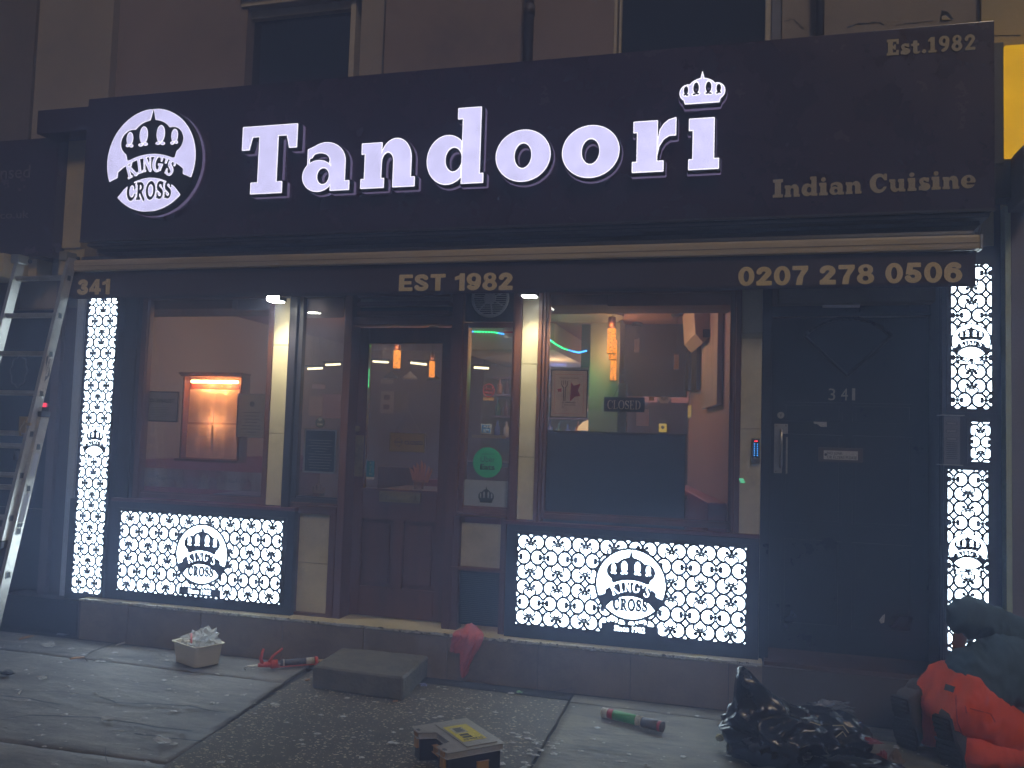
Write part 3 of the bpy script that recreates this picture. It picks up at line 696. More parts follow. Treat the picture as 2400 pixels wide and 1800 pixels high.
# solid behind the piers: spandrels and side walls around the black door
post('door_jamb', blackpaint, .116, .17, .0, .32, .24, TOP)
bd = thing('black_door', None, None); bd.parent = SH
def panel_door():
    x0, x1, y = .172, 1.09, .27
    d = bx('door', blackpaint, SH, x0, x1, y, y+.05, .275, 2.33, bev=.004)
    for a, b, z0, z1 in ((.25, .60, 1.68, 1.80), (.66, 1.0, 1.68, 1.80), (.25, .60, 1.05, 1.60), (.66, 1.0, 1.05, 1.60), (.25, .6, .42, .95), (.66, 1., .42, .95)):
        bm = bmw()
        for q in ((a, b, z0, z0+.02), (a, b, z1-.02, z1), (a, a+.02, z0+.02, z1-.02), (b-.02, b, z0+.02, z1-.02)): box(bm, q[0], q[1], y-.012, y-.0005, q[2], q[3])
        obj('moulding', bm, blackpaint, d, bev=.004)
    # fan shaped light
    cx, cz = U(1830*K, 812*K, y); r_ = .34
    bm = bmw(); pts = [(cx-.0, cz)]+[(cx+r_*math.cos(R(a)), cz+.02+r_*math.sin(R(a))) for a in range(42, 139, 6)]
    for p, q in zip(pts, pts[1:]+pts[:1]): tube(bm, [(p[0], y-.01, p[1]), (q[0], y-.01, q[1])], .011, 6)
    obj('fanlight_moulding', bm, blackpaint, d)
    bm = bmw(); prism(bm, pts, y-.004, y-.001); obj('fanlight_pane', bm, mat('black_glass', (.012, .013, .016), .12), d)
    bx('door_head', blackpaint, SH, x0, 1.12, y-.03, y+.05, 2.335, TOP, bev=.003); bx('door_head', blackpaint, SH, x0, 1.12, y-.05, y-.031, 2.335, 2.36, bev=.003)
    return d
D2 = panel_door(); bpy.data.objects.remove(bd)
post('door_jamb', darkframe, 1.092, 1.39, .0, .34, .24, TOP+.1)
def on(px, py, Y): return U(px*K, py*K, Y)
# brass numbers 3 4 1
for ch, px in (('3', 1797), ('4', 1824), ('1', 1848)):
    x, z = on(px, 852, .262); text('number', ch, x-.020, x+.020 if ch != '1' else x-.002, z-.037, z+.037, .262, steel, D2, .0, .004)
x0, z1 = on(1768, 966, .26); x1, z0 = on(1864, 1000, .26); LP = bx('letterplate', mat('dull_bronze', (.12, .09, .07), .45, .6), D2, x0, x1, .255, .268, z0, z1, bev=.003)
st = bx('sticker', white, LP, x0+.03, x1-.03, .2515, .2545, z0+.015, z1-.018)
text('lettering', 'NO JUNK\nOR FLYERS PLEASE', x0+.05, x1-.035, z0+.02, z1-.024, .2512, inkdark, LP, .01, .0005)
disc_bm = bmw(); disc(disc_bm, (x0+.042, .2512, (z0+z1)/2), .008, n=12, h=.0005); obj('emblem', disc_bm, inkdark, LP)
# handle plate and pull
x0, z1 = U(1815, 993, .26); x1, z0 = U(1845.5, 1110, .26)
hp = bx('door_pull', steel, D2, x0, x1, .262, .268, z0, z1, bev=.002); xm = (x0+x1)/2
bm = bmw(); tube(bm, [(xm, .262, z0+.04), (xm, .235, z0+.042), (xm, .22, z0+.06), (xm, .22, z1-.06), (xm, .235, z1-.042), (xm, .262, z1-.04)], .009, 10); obj('pull_bar', bm, steel, hp)
bm = bmw()
for q in (x0+.012, x1-.012):
    for s in (z0+.012, z1-.012): disc(bm, (q, .261, s), .005, n=8, h=.002)
obj('screw', bm, brass, hp)
x, z = U(1830, 973, .26); bm = bmw(); disc(bm, (x, .268, z), .021, n=24, h=.014); disc(bm, (x, .254, z), .009, n=12, h=.003); obj('door_lock', bm, steel, D2)
bx('key_slot', blackplastic, [c for c in bpy.data.objects if c.name.startswith('door_lock')][-1] if False else D2, x-.002, x+.002, .2502, .2508, z-.006, z+.004)
# ragged paper scraps on the door
def scrap(pts, Y, par, name='paper_scrap'):
    bm = bmw(); P = [on(a, b, Y) for a, b in pts]; prism(bm, P[::-1] if True else P, Y-.0015, Y); return obj(name, bm, white, par)
scrap([(1757, 909), (1770, 907), (1772, 910), (1786, 911), (1786, 922), (1773, 922), (1765, 916), (1758, 915)], .268, D2)
scrap([(1906, 1330), (1912, 1326), (1910, 1345), (1903, 1347), (1899, 1340)], .268, D2); scrap([(2012, 1410), (2017, 1412), (2015, 1420), (2008, 1417)], .268, D2)
# round plaque over the door
x, z = on(1985, 666, .215); bm = bmw(); tube(bm, [(x+.052*math.cos(R(a)), .218, z+.032*math.sin(R(a))) for a in range(0, 361, 12)], .004, 6, cap=False); obj('oval_plaque', bm, mat('dull_grey', (.05, .055, .065), .4), D2)

# ------------------------------------------------------------------ upper wall
def up(px, Y=.10): return U(px, 80, Y)[0]
ZT = 6.2
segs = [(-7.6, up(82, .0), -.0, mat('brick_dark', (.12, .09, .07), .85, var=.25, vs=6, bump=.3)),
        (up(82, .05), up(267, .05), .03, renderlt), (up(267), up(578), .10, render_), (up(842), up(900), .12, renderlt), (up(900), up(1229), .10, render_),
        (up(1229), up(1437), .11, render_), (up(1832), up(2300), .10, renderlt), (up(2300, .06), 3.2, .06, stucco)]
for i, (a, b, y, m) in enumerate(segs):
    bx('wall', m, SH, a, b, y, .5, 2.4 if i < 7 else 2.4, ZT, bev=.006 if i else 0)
post('wall', render_, up(578), up(842), .16, .5, 2.4, 4.0, 0)
post('wall', render_, up(1437), up(1832), .16, .5, 2.4, 3.95, 0)
post('wall', render_, -4.9, 1.35, .12, .5, 2.64, 3.9, 0)
def upper_window(pa, pb, z0, z1, Y=.2, nm='upper_window'):
    x0, x1 = up(pa, Y), up(pb, Y)
    f = bx(nm, paintwhite, SH, x0, x0+.035, .13, Y+.06, z0, z1, bev=.004)
    bx('frame', paintwhite, f, x0+.045, x0+.06, .16, Y+.05, z0, z1, bev=.003)
    bx('frame', paintwhite, f, x1-.04, x1, .13, Y+.06, z0, z1, bev=.004)
    bx('frame', paintwhite, f, x0+.061, x1-.041, .15, Y+.05, z1-.06, z1, bev=.004)
    bx('pane', mat('night_pane', (.008, .01, .018), .06, spec=.8) if 'night_pane' not in MATS else MATS['night_pane'], f, x0+.061, x1-.041, Y, Y+.01, z0, z1-.061)
    return f
uz = U(575, 25, .13)[1]
upper_window(572, 842, 3.9, uz); bx('lintel', paintwhite, SH, up(565), up(850), .08, .3, uz+.003, uz+.05, bev=.006); bx('lintel', render_, SH, up(565), up(850), .05, .3, uz+.053, uz+.6, bev=.006)
upper_window(1437, 1808, 3.8, 6.0)
bx('window_jamb', mat('blue_grey_paint', (.10, .10, .13), .5, var=.2, vs=9), SH, up(1808, .12), up(1832, .12), .115, .3, 3.8, ZT, bev=.004)
def pipe(pa, pb, Y=.03):
    a, b = up(pa, Y), up(pb, Y); bm = bmw(); r_ = (b-a)/2; tube(bm, [((a+b)/2, Y, 3.8), ((a+b)/2, Y, ZT)], r_, 14)
    o = obj('drainpipe', bm, pipem, SH)
    bm = bmw(); tube(bm, [((a+b)/2, Y, 4.35), ((a+b)/2, Y, 4.42)], r_*1.2, 14); obj('collar', bm, pipem, o)
pipe(1228, 1250); pipe(1912, 1932)
bm = bmw(); a = up(900, .09); box(bm, a-.004, a+.004, .085, .10, 3.8, ZT); obj('seam', bm, pipem, SH)
# cracks in the render (recessed dark gaps), a broken patch
def wcrack(pts, w=.006, Y=.098):
    bm = bmw(); P = []
    for (x1_, y1_), (x2_, y2_) in zip(pts, pts[1:]):
        for k in range(6):
            t = k/6; P.append(U(x1_+(x2_-x1_)*t+rnd.uniform(-1, 1), y1_+(y2_-y1_)*t+rnd.uniform(-1, 1), Y))
    for i in range(len(P)-1):
        (xa, za), (xb, zb) = P[i], P[i+1]; ww = w*rnd.uniform(.3, 1)
        vs = [bm.verts.new(p) for p in ((xa, Y, za-ww/2), (xb, Y, zb-ww/2), (xb, Y, zb+ww/2), (xa, Y, za+ww/2))]; bm.faces.new(vs)
    obj('crack', bm, mat_crack, SH)
wcrack([(1838, 50), (1858, 45), (1872, 55), (1888, 70)]); wcrack([(1860, 15), (1862, 48), (1885, 72)]); wcrack([(1985, 65), (2010, 55), (2060, 53), (2075, 60)], .012)
wcrack([(2100, 60), (2130, 55), (2200, 48)], .006); wcrack([(1886, 0), (1889, 40), (1890, 78)], .007); wcrack([(2310, 84), (2350, 83), (2400, 84)], .008, .058)
P = [U(a, b, .094) for a, b in ((2207, 24), (2222, 28), (2234, 44), (2218, 46), (2204, 48), (2206, 36))]
bm = bmw(); prism(bm, P[::-1], .092, .097); obj('broken_patch', bm, mat_crack, SH)
P = [U(a, b, .09) for a, b in ((2207, 47), (2208, 38), (2216, 36), (2224, 42), (2228, 46))]
bm = bmw(); prism(bm, P[::-1], .088, .0915); obj('broken_patch', bm, stucco, SH)
# ------------------------------------------------------------------ main fascia sign
FS = thing('fascia_sign', 'large dark maroon fascia sign with glowing slab letters and crown roundel above the shopfront', 'shop sign', (-1.65, -.32, 2.83))
YB = -.32
bx('board', maroon, FS, -4.606, 1.30, YB, .09, 2.832, 3.875, bev=.004)
bx('board', maroon, FS, -5.08, -4.61, YB+.03, .02, 3.66, 3.835, bev=.004)
bx('edge_trim', darkframe, FS, -4.606, 1.302, YB-.006, YB+.02, 2.822, 2.834)
bx('cornice', darkframe, FS, -4.56, 1.28, YB+.03, .0, 2.795, 2.821, bev=.006); bx('cornice', darkframe, FS, -4.54, 1.25, YB+.10, .0, 2.768, 2.793, bev=.006)
bx('cornice', mat('cornice_edge', (.10, .09, .10), .4), FS, -4.56, 1.28, YB+.022, YB+.029, 2.80, 2.812)
YF = -.405
def letter(f, x0, x1, z0, z1, par=FS, name='letter'):
    """a built-up letter: black can standing on a mauve base, glowing face with a bright edge"""
    b = cut(name, grow(f, .008), x0-.03, x1+.03, z0-.03, z1+.03, .005, .052, YF+.003, blackplastic, par)
    cut('base', grow(f, .010), x0-.03, x1+.03, z0-.03, z1+.03, .006, .028, YF+.056, halo, b)
    cut('face', grow(f, -.0045), x0-.03, x1+.03, z0-.03, z1+.03, .004, .003, YF, litsign, b)
    cut('edge', sub(f, grow(f, -.0045)), x0-.03, x1+.03, z0-.03, z1+.03, .003, .003, YF, litedge, b)
    return b
def place(g, wd, hgt, L, Rr, B, xh):
    """glyph g of width wd placed between pixel columns L and Rr with baseline pixel row B (at mid) and x-height pixel rows"""
    x0, zb = U(L, B, YF); x1, _ = U(Rr, B, YF); zt = U((L+Rr)/2, B-xh, YF)[1]; zb = U((L+Rr)/2, B, YF)[1]
    return tr(g, x0, zb, (x1-x0)/wd, (zt-zb)), x0, x1, zb, zb+(zt-zb)*hgt
for ch, L, Rr, B, xh in (('T', 561.5, 690.5, 453.5, 109.5), ('a', 706.5, 817.5, 447.5, 113), ('n', 844, 971, 439.5, 115), ('d', 998, 1132, 431.5, 115.5),
                         ('o', 1159.8, 1288.5, 424.5, 119.5), ('o', 1315.5, 1450.5, 415.5, 121), ('r', 1480.5, 1583, 402.8, 123), ('i', 1612.7, 1685, 397, 121)):
    g, wd = (G_i0() if ch == 'i' else SLAB[ch]())
    f, x0, x1, z0, z1 = place(g, wd, {'T': 1.46, 'd': 1.54}.get(ch, 1.05), L, Rr, B, xh)
    letter(f, x0, x1, z0-.01, z1)
# crown over the i
xa, zb = U(1592, 247, YF); xb, _ = U(1699.5, 235, YF); zt = U(1645, 164.6, YF)[1]; zb = U(1645, 242, YF)[1]
s = (xb-xa)/1.4; sz = (zt-zb)/.98
letter(tr(crown(), (xa+xb)/2, zb-.02*sz, s, sz), xa, xb, zb, zt, name='crown_light')
# roundel
xa, zc = U(252, 375, YF); xb, _ = U(457, 375, YF); zt = U(362, 255, YF)[1]; zb = U(346, 495.6, YF)[1]; cx, cz = (xa+xb)/2, (zt+zb)/2; rr = (zt-zb)/2/.98; rx = (xb-xa)/2/.98
b = cut('roundel', tr(sell(0, 0, 1.03), cx, cz, rx, rr), cx-.4, cx+.4, cz-.4, cz+.4, .01, .052, YF+.004, blackplastic, FS)
cut('base', tr(sell(0, 0, 1.035), cx, cz, rx, rr), cx-.4, cx+.4, cz-.4, cz+.4, .012, .028, YF+.058, halo, b)
f = tr(roundel(), cx, cz, rx, rr)
cut('face', grow(f, -.0028), cx-.36, cx+.36, cz-.36, cz+.36, .0026, .004, YF, litsign, b)
cut('edge', sub(f, grow(f, -.0028)), cx-.36, cx+.36, cz-.36, cz+.36, .0026, .004, YF, litedge, b)
# applied cream lettering
def sl(body, La, Ba, Lb, Bb, xh, nm='letter'):
    xa, za = U(La, Ba, YB); xb, zb = U(Lb, Bb, YB); h = U(La, Ba-xh, YB)[1]-za
    slab_text(nm, body, xa, xb, za, zb, h, YB-.006, goldtext2, FS, .006)
sl('Est.1982', 2078, 131.5, 2286.5, 117, 25.5); sl('Indian Cuisine', 1811, 464, 2286, 440.5, 29)

# ------------------------------------------------------------------ awning bar and lettered valance
AW = thing('awning', 'rolled awning with cream front bar and maroon valance lettered with phone number', 'awning', (-1.7, -.3, 2.5))
bm = bmw(); box(bm, -4.70, 1.225, -.335, -.27, 2.612, 2.692); obj('front_bar', bm, creambar, AW, bev=.014)
bx('groove', mat('bar_shadow', (.16, .12, .07), .5), AW, -4.698, 1.222, -.3375, -.334, 2.645, 2.649)  # shade of the groove painted as a darker strip on the bar
bx('cassette', darkframe, AW, -4.66, 1.22, -.24, -.03, 2.63, 2.74, bev=.02)
bx('end_cap', mat('end_cap_grey', (.35, .34, .32), .45), AW, 1.2255, 1.238, -.335, -.25, 2.612, 2.692, bev=.004)
for x in (-4.4, 1.0):
    bm = bmw(); tube(bm, [(x, -.1, 2.66), (x, -.27, 2.655)], .02, 8); obj('arm', bm, metal, AW)
# valance cloth: gently waved
bm = bmw(); nx = 150; x0, x1 = -4.706, 1.21; rows = []
for j in range(7):
    z = 2.611-(2.611-2.415)*j/6; rows.append([bm.verts.new((x0+(x1-x0)*i/nx, -.30+.0025*(j/6)*math.sin(i*.35)*noise.noise(Vector((i*.07, 0, 0)))*3, z+.0012*math.sin(i*.21)*(j/6))) for i in range(nx+1)])
for a, b in zip(rows, rows[1:]):
    for i in range(nx):
        f = bm.faces.new((a[i], b[i], b[i+1], a[i+1])); f.smooth = True
VA = obj('valance', bm, valmat, AW, fixn=False)
md = VA.modifiers.new('solid', 'SOLIDIFY'); md.thickness = .003
def vt_(body, La, Ra, Ta, Ba, nm='numeral', slopepx=0, bold=.055):
    xa, z0 = U(La, Ba, -.305); xb, z0b = U(Ra, Ba+slopepx, -.305); z1 = U(La, Ta, -.305)[1]
    heavy_text(body, xa, xb, z0, z1, -.3055, goldtext, VA, nm)
xa, z = U(181, 690, -.305)
vt_('341', 181, 257, 655, 691); vt_('EST', 934.5, 1043, 644, 682.5, 'letter'); vt_('1982', 1065, 1202, 641, 681.5)
vt_('0207', 1730, 1895, 626, 670, bold=.055); vt_('278', 1920, 2049, 622, 667, bold=.055); vt_('0506', 2075, 2256, 617, 664, bold=.055)

# ------------------------------------------------------------------ lit lattice panels
def lat_panel(label, x0, x1, z0, z1, P, h, ox, oz, logo=None, fr=.02, since=True, name='light_panel', small=False, yf=-.062, notch=None, group='lit scrollwork panels on the shopfront'):
    t = thing(name, label, 'light panel', ((x0+x1)/2, yf, z0), group=group)
    cx = (x0+x1)/2
    L = lattice(P, h, ox, oz); shape = L
    if logo:
        lx, lz, lr = logo
        lo = tr(roundel(not small, True), lx, lz, lr)
        def fn(X, Z, L=L, lo=lo):
            rad = np.hypot(X-lx, Z-lz)
            d = np.where(rad < lr*1.06, -lo(X, Z), L(X, Z))
            d = np.where((rad >= lr*.98) & (rad < lr*1.06), -1e-3, d)
            if since:
                bw, bh, bz = lr*(.82 if not small else .75), lr*.135, lz-lr*(1.27 if not small else 1.22)
                inb = (np.abs(X-lx) < bw) & (np.abs(Z-bz) < bh)
                d = np.where(inb, -1e-3, d)
            return d
        shape = fn
    box_ = sbox(x0, x1, z0, z1)
    plate = lambda X, Z: np.minimum(shape(X, Z), -box_(X, Z)-.002)
    # outer metal border is part of the same cut sheet
    cut('scrollwork', plate, x0-fr, x1+fr, z0-fr, z1+fr, .0042 if not small else .0034, .004, yf, darkframe, t)
    bx('diffuser', lit, t, x0-fr+.002, x1+fr-.002, yf+.012, yf+.016, z0-fr+.002, z1+fr-.002)
    bm = bmw()
    for q in ((x0-fr, x0-fr+.002, z0-fr, z1+fr), (x1+fr-.002, x1+fr, z0-fr, z1+fr), (x0-fr+.002, x1+fr-.002, z0-fr, z0-fr+.002), (x0-fr+.002, x1+fr-.002, z1+fr-.002, z1+fr)):
        box(bm, q[0], q[1], yf+.004, yf+.0615, q[2], q[3])
    obj('casing', bm, darkframe, t)
    if logo and since:
        bw, bz = lr*(.44 if not small else .62), lz-lr*(1.27 if not small else 1.22)
        text('lettering', 'Since 1982', lx-bw, lx+bw, bz-lr*.075, bz+lr*.085, yf-.0008, lit, t, .02, .0006)
        if not small:
            text('lettering', 'TANDOORI', lx-lr*.43, lx+lr*.43, lz-lr*.89, lz-lr*.78, yf+.0105, inkdark, t, .03, .0012)
    return t
ZL = 1.525
lat_panel('low lit scrollwork panel with crown roundel under the menu window, between tall panel and entrance', -4.335, -3.018, .336, .905, .1645, .0948, -4.335+.0823, .336+.0474+.0948, logo=(-3.647, .636, .205))
lat_panel('wide lit scrollwork panel with crown roundel under the window with the hanging sign', -1.360, .042, .352, .915, .1752, .0938, -1.360+.0876, .352+.0469+.0938, logo=(-.640, .650, .212))
lat_panel('tall narrow lit scrollwork panel with small roundel at the house number end, beside the ladder', -4.722, -4.468, .292, 2.56, .1355, .0800, -4.595, .37, logo=(-4.598, 1.398, .108), small=True)
lat_panel('upper lit scrollwork panel with small roundel right of the black door, above the intercom', 1.140, 1.349, 1.763, 2.585, .146, .080, 1.246, 1.763+.05, logo=(1.243, 2.145, .098), small=True)
lat_panel('small lit scrollwork square beside the grey door intercom', 1.240, 1.340, 1.468, 1.692, .118, .064, 1.290, 1.58, fr=.014)
lat_panel('lower lit scrollwork panel with small roundel behind the kneeling worker', 1.122, 1.328, .36, 1.422, .146, .080, 1.226, 1.422-.055, logo=(1.225, .97, .098), small=True)
KP = bx('panel_backing', darkframe, SH, 1.095, 1.375, -.045, -.0, .25, 2.62, bev=.003)

# ------------------------------------------------------------------ floodlights under the awning
def flood(px, py, label, tilt):
    x, z = U(px, py, -.2); t = thing('floodlight', label, 'floodlight', (x, -.2, z), group='floodlights under the awning')
    bm = bmw(); box(bm, x-.052, x+.052, -.245, -.155, z+.0, z+.028); obj('housing', bm, blackplastic, t, bev=.006)
    bm = bmw(); box(bm, x-.042, x+.042, -.24+.005, -.165, z-.006, z-.001)
    if tilt: box(bm, x-.045, x+.045, -.2465, -.2455, z-.004, z+.026)
    obj('lens', bm, lightmat('flood_light%d' % tilt, (1, .97, .82), 60 if tilt else 22), t)
    bm = bmw(); tube(bm, [(x, -.16, z+.02), (x, -.06, z+.05), (x, -.02, z+.06)], .008, 6); obj('bracket', bm, metal, t)
    l = bpy.data.lights.new('flood', 'SPOT'); l.energy = 26 if tilt else 18; l.color = (1, .93, .7); l.spot_size = R(100); l.spot_blend = 1; l.shadow_soft_size = .04
    o = bpy.data.objects.new('lamp', l); COL.objects.link(o); o.location = (x, -.2, z-.02); o.rotation_euler = Vector((0, .32, -1)).to_track_quat('-Z', 'Y').to_euler()
    return t
flood(648, 706, 'tilted glaring floodlight under the awning over the tiled pier left of the entrance', 1)
flood(1241, 694, 'flat white floodlight under the awning beside the extractor fan', 0)

# ------------------------------------------------------------------ neighbours
NL = thing('neighbour_shop', 'dark closed shopfront at the far side of the ladder, with faint sign lettering', 'shop', (-6, 0, 0))
def nb(name, m, *c, bev=.004): return bx(name, m, NL, *c, bev=bev)
nb('wall', mat('black_shopfront', (.012, .014, .018), .5, var=.3, vs=4), -7.6, -5.09, .12, .6, 0, 2.7)
nb('pilaster', mat('violet_pilaster', (.12, .10, .12), .5, var=.15, vs=5), -5.085, -5.01, .0, .3, 0, 2.95)
nb('pilaster', mat('violet_pilaster_dark', (.07, .06, .08), .5), -5.008, -4.905, .03, .3, 0, 2.95)
nb('stallriser', darkframe, -5.3, -4.62, -.1, .11, 0, .24); 
xa, za = U(148, 290, -.1); xb, zb = U(194, 580, -.1)
nb('pilaster_head', stucco, xa, xb-.02, -.10, .1, zb, za+.02, bev=.01)
nb('pilaster_head', stucco, xa+.02, xb-.0, -.08, .1, zb-.2, zb-.003, bev=.01)
sa, sz_ = U(140, 285, -.2)
nb('sign_board', maroon, -7.6, sa, -.2, .1, U(100, 600, -.2)[1], 3.66)
for body, a, b, t_, bo in (('Licensed', -60, 70, 395, 424), ('shops.co.uk', -75, 66, 500, 522)):
    x0, z0 = U(a, bo, -.2); x1, _ = U(b, bo, -.2); z1 = U(a, t_, -.2)[1]; text('lettering', body, x0, x1, z0, z1, -.201, mat('dim_letters', (.10, .09, .10), .5) if 'dim_letters' not in MATS else MATS['dim_letters'], NL, 0, .003)
xa, za = U(-40, 600, -.25); xb, zb = U(32, 655, -.25)
nb('awning_box', stucco, -7.0, xb, -.35, -.1, zb, za, bev=.03)
nb('bracket', stucco, *[U(72, 600, -.1)[0], U(93, 600, -.1)[0]], -.12, .1, U(80, 650, -.1)[1], U(80, 560, -.1)[1])
nb('window_frame', darkframe, -7.0, -5.12, .08, .119, .8, .86); nb('window_frame', darkframe, -6.05, -5.98, .08, .119, .86, 2.6); nb('pane', MATS['night_pane'], -5.97, -5.15, .1, .118, .87, 2.6, bev=0); nb('pane', MATS['night_pane'], -7.0, -6.06, .1, .118, .87, 2.6, bev=0)
x, z = U(42, 870, .09)
bm = bmw(); pts = [(x+(.085+.006*math.cos(8*a))*math.cos(a)*.9, z+(.12+.008*math.cos(8*a))*math.sin(a)) for a in [i*math.pi/32 for i in range(64)]]
tube(bm, [(p[0], .095, p[1]) for p in pts+pts[:1]], .004, 6, cap=False); obj('window_emblem', bm, mat('etched', (.10, .11, .14), .6), NL)
x, z = U(92, 948, .05); nb('red_light', lightmat('red_led', (1, .03, .06), 1.0), x-.03, x+.025, .085, .095, z-.018, z+.014, bev=0)
x0, z0 = U(116, 990, .05); nb('notice', mat('dim_notice', (.12, .12, .15), .6), x0, x0+.04, .085, .095, z0, z0+.19, bev=0)
NR = thing('neighbour_sign_box', 'yellow lit sign box on the next building, past the right end of the fascia', 'sign box', (1.5, -.1, 3))
x0, z1 = U(2356, 107, -.12); x1, z0 = U(2600, 357, -.12)
bx('lit_face', lightmat('yellow_light', (.72, .38, .004), .52, .15, 3), NR, x0, x1, -.12, .0, z0, z1)  # glowing depth added so its top and side light the wall above
bx('casing', blackplastic, NR, x0-.12, x0-.004, -.105, .05, z0-.03, z1+.03, bev=.004)
NB = thing('neighbour_building', 'grey rendered pier and dark bracket of the building beyond the door intercom', 'building', (2, 0, 0))
bx('pilaster', mat('lit_green_edge', (.42, .50, .34), .5, var=.1, vs=6, dirt=.3), NB, 1.425, 1.455, -.03, .3, -.05, 2.92, bev=.004)  # panel light on this reveal painted into its pale green
bx('wall', mat('grey_violet_wall', (.17, .14, .15), .7, var=.15, vs=5, bump=.15), NB, 1.458, 3.6, -.02, .3, -.05, 2.95, bev=.004)
bx('recess', darkframe, NB, 1.39, 1.423, .05, .3, -.05, 2.95)
bm = bmw(); xq = 1.44; prism(bm, [(xq, 2.88), (xq+.10, 2.88), (xq+.14, 2.98), (xq+.2, 3.18), (xq, 3.18)], -.3, -.02); obj('bracket', bm, mat('bracket_stone', (.13, .12, .12), .7, var=.2, vs=9, bump=.2), NB, bev=.01)
bx('fascia', blackpaint, NB, 1.36, 3.6, -.09, .05, 2.95, 3.18); bx('fascia', blackpaint, NB, 1.31, x0-.125, -.1, .05, 3.18, 3.84)
# ------------------------------------------------------------------ dining room behind the glass
RM = thing('dining_room', None, None, kind='structure')
XL, XR, YK = -4.85, .10, 5.2
bx('floor', floorm, RM, XL-.1, XR+.5, .2, YK+.1, .15, .2)
bx('ceiling', ceilm, RM, XL-.1, 1.2, .13, YK+.1, 2.63, 2.7)
bx('wall', peach, RM, XL-.1, XL, .12, YK, .2, 2.63)
bx('wall', peachdk, RM, XL, XR+.5, YK, YK+.1, .2, 2.63)
bm = bmw(); hprism(bm, [(-.03, .10), (.06, .10), (-.38, 2.7), (-.47, 2.7)], .2, 2.63); obj('wall', bm, mat('pink_wall', (.36, .22, .23), .7, var=.05, vs=2), RM)
bx('wall', peach, RM, -.48, .1, 2.7, 2.8, .2, 2.63)
bx('bulkhead', mat('dark_bulkhead', (.035, .022, .02), .6, var=.1, vs=2), RM, -1.5, -.5, 2.72, 2.85, 1.95, 2.63)
bx('wall', mat('olive_wall', (.17, .15, .09), .8, var=.1, vs=2), RM, -3.0, -1.51, 4.4, 4.5, .2, 2.63)
bx('soffit', mat('green_soffit', (.30, .30, .24), .8), RM, -2.7, -1.7, 2.4, 4.38, 2.35, 2.6)
bm = bmw(); tube(bm, [(-1.32, 1.7, 2.55), (-1.32, 1.7, 2.628)], .36, 40); obj('ceiling_rose', bm, mat('brown_disc', (.07, .035, .035), .6), RM)
def ilight(x, y, z, e, c, r=.06):
    l = bpy.data.lights.new('room', 'POINT'); l.energy = e*1.6; l.color = c; l.shadow_soft_size = r
    o = bpy.data.objects.new('lamp', l); COL.objects.link(o); o.location = (x, y, z)
amber = lightmat('amber_glow', (1, .30, .025), .95, .85, 75); redglow = lightmat('red_glow', (1, .12, .04), 1.6)
def pendant(px, ptop, pbot, Y, label, pxr=9, knob=True, lamp=1.0, drop=True):
    x, zt = U(px, ptop, Y); zb = U(px, pbot, Y)[1]; r_ = U(px+pxr, ptop, Y)[0]-x
    t = thing('pendant_lamp', label, 'pendant lamp', (x, Y, zb), group='amber cylinder pendants in the dining room')
    bm = bmw(); tube(bm, [(x, Y, zb), (x, Y, zt)], r_, 18); obj('shade', bm, amber, t)
    bm = bmw(); tube(bm, [(x, Y, zb-.004), (x, Y, zb)], r_*1.04, 18); tube(bm, [(x, Y, zt+.0005), (x, Y, zt+.012)], r_*1.05, 18); obj('rim', bm, mat('dark_copper', (.08, .03, .015), .4, .5) if 'dark_copper' not in MATS else MATS['dark_copper'], t)
    if knob:
        bm = bmw()
        for k in range(10): disc(bm, (x+r_*.62*math.cos(k*.628), Y-r_*.4, zt+r_*1.2+r_*.62*math.sin(k*.628)), r_*.13, n=8, h=.002)
        obj('beads', bm, redglow, t)
        bm = bmw(); tube(bm, [(x, Y, zt+.013), (x, Y, zt+.06+r_)], [r_*.95, r_*.9], 16); obj('cap', bm, MATS['dark_copper'], t)
    bm = bmw(); tube(bm, [(x, Y, zt+.05), (x, Y, 2.6)], .003, 5); tube(bm, [(x, Y, 2.595), (x, Y, 2.628)], .05, 16); obj('cord', bm, blackplastic, t)
    if lamp: ilight(x, Y-r_-.05, zt-.05, lamp, (1, .5, .2))
    return t
def cc(x, y): return 800+x/2.765, 600+y/2.765
pendant(cc(1753, 0)[0], cc(0, 472)[1], cc(0, 632)[1], 1.5, 'longest front amber pendant in the right window, uppermost of three', 10, lamp=3.5)
pendant(cc(1761, 0)[0], cc(0, 545)[1], cc(0, 672)[1], 1.9, 'middle amber pendant overlapping two others in the right window', 9.4, lamp=0, knob=False)
pendant(cc(1766, 0)[0], cc(0, 600)[1], cc(0, 806)[1], 2.3, 'lowest amber pendant of the overlapping trio in the right window', 7.2, lamp=2.5, knob=False)
pendant(cc(1902, 0)[0], cc(0, 784)[1], cc(0, 868)[1], 3.3, 'small amber pendant under the dark bulkhead, first of three from the hanging sign', 5.4, lamp=0, knob=False)
pendant(cc(1961, 0)[0], cc(0, 782)[1], cc(0, 864)[1], 3.4, 'small amber pendant under the dark bulkhead, between two others', 5.4, lamp=2.5, knob=False)
pendant(cc(2008, 0)[0], cc(0, 822)[1], cc(0, 894)[1], 3.2, 'small amber pendant with red glowing cap above the hexagonal sign', 5.2, lamp=0)
pendant(cc(363, 0)[0], cc(0, 613)[1], cc(0, 728)[1], 2.2, 'amber pendant seen through the upper left of the entrance door glass', 7.8, lamp=3.0)
pendant(cc(589, 0)[0], cc(0, 684)[1], cc(0, 787)[1], 2.8, 'amber pendant seen through the door glass, nearer the door hinge side', 6.3, lamp=1.5)
ilight(-3.6, 1.4, 2.4, 5.5, (1, .74, .52), .2); ilight(-.8, 1.0, 2.35, 1.8, (1, .5, .45), .2); ilight(-1.9, 3.4, 2.2, 7, (1, .6, .35), .2); ilight(-.9, 4.4, 2.2, 8, (1, .42, .42), .2)
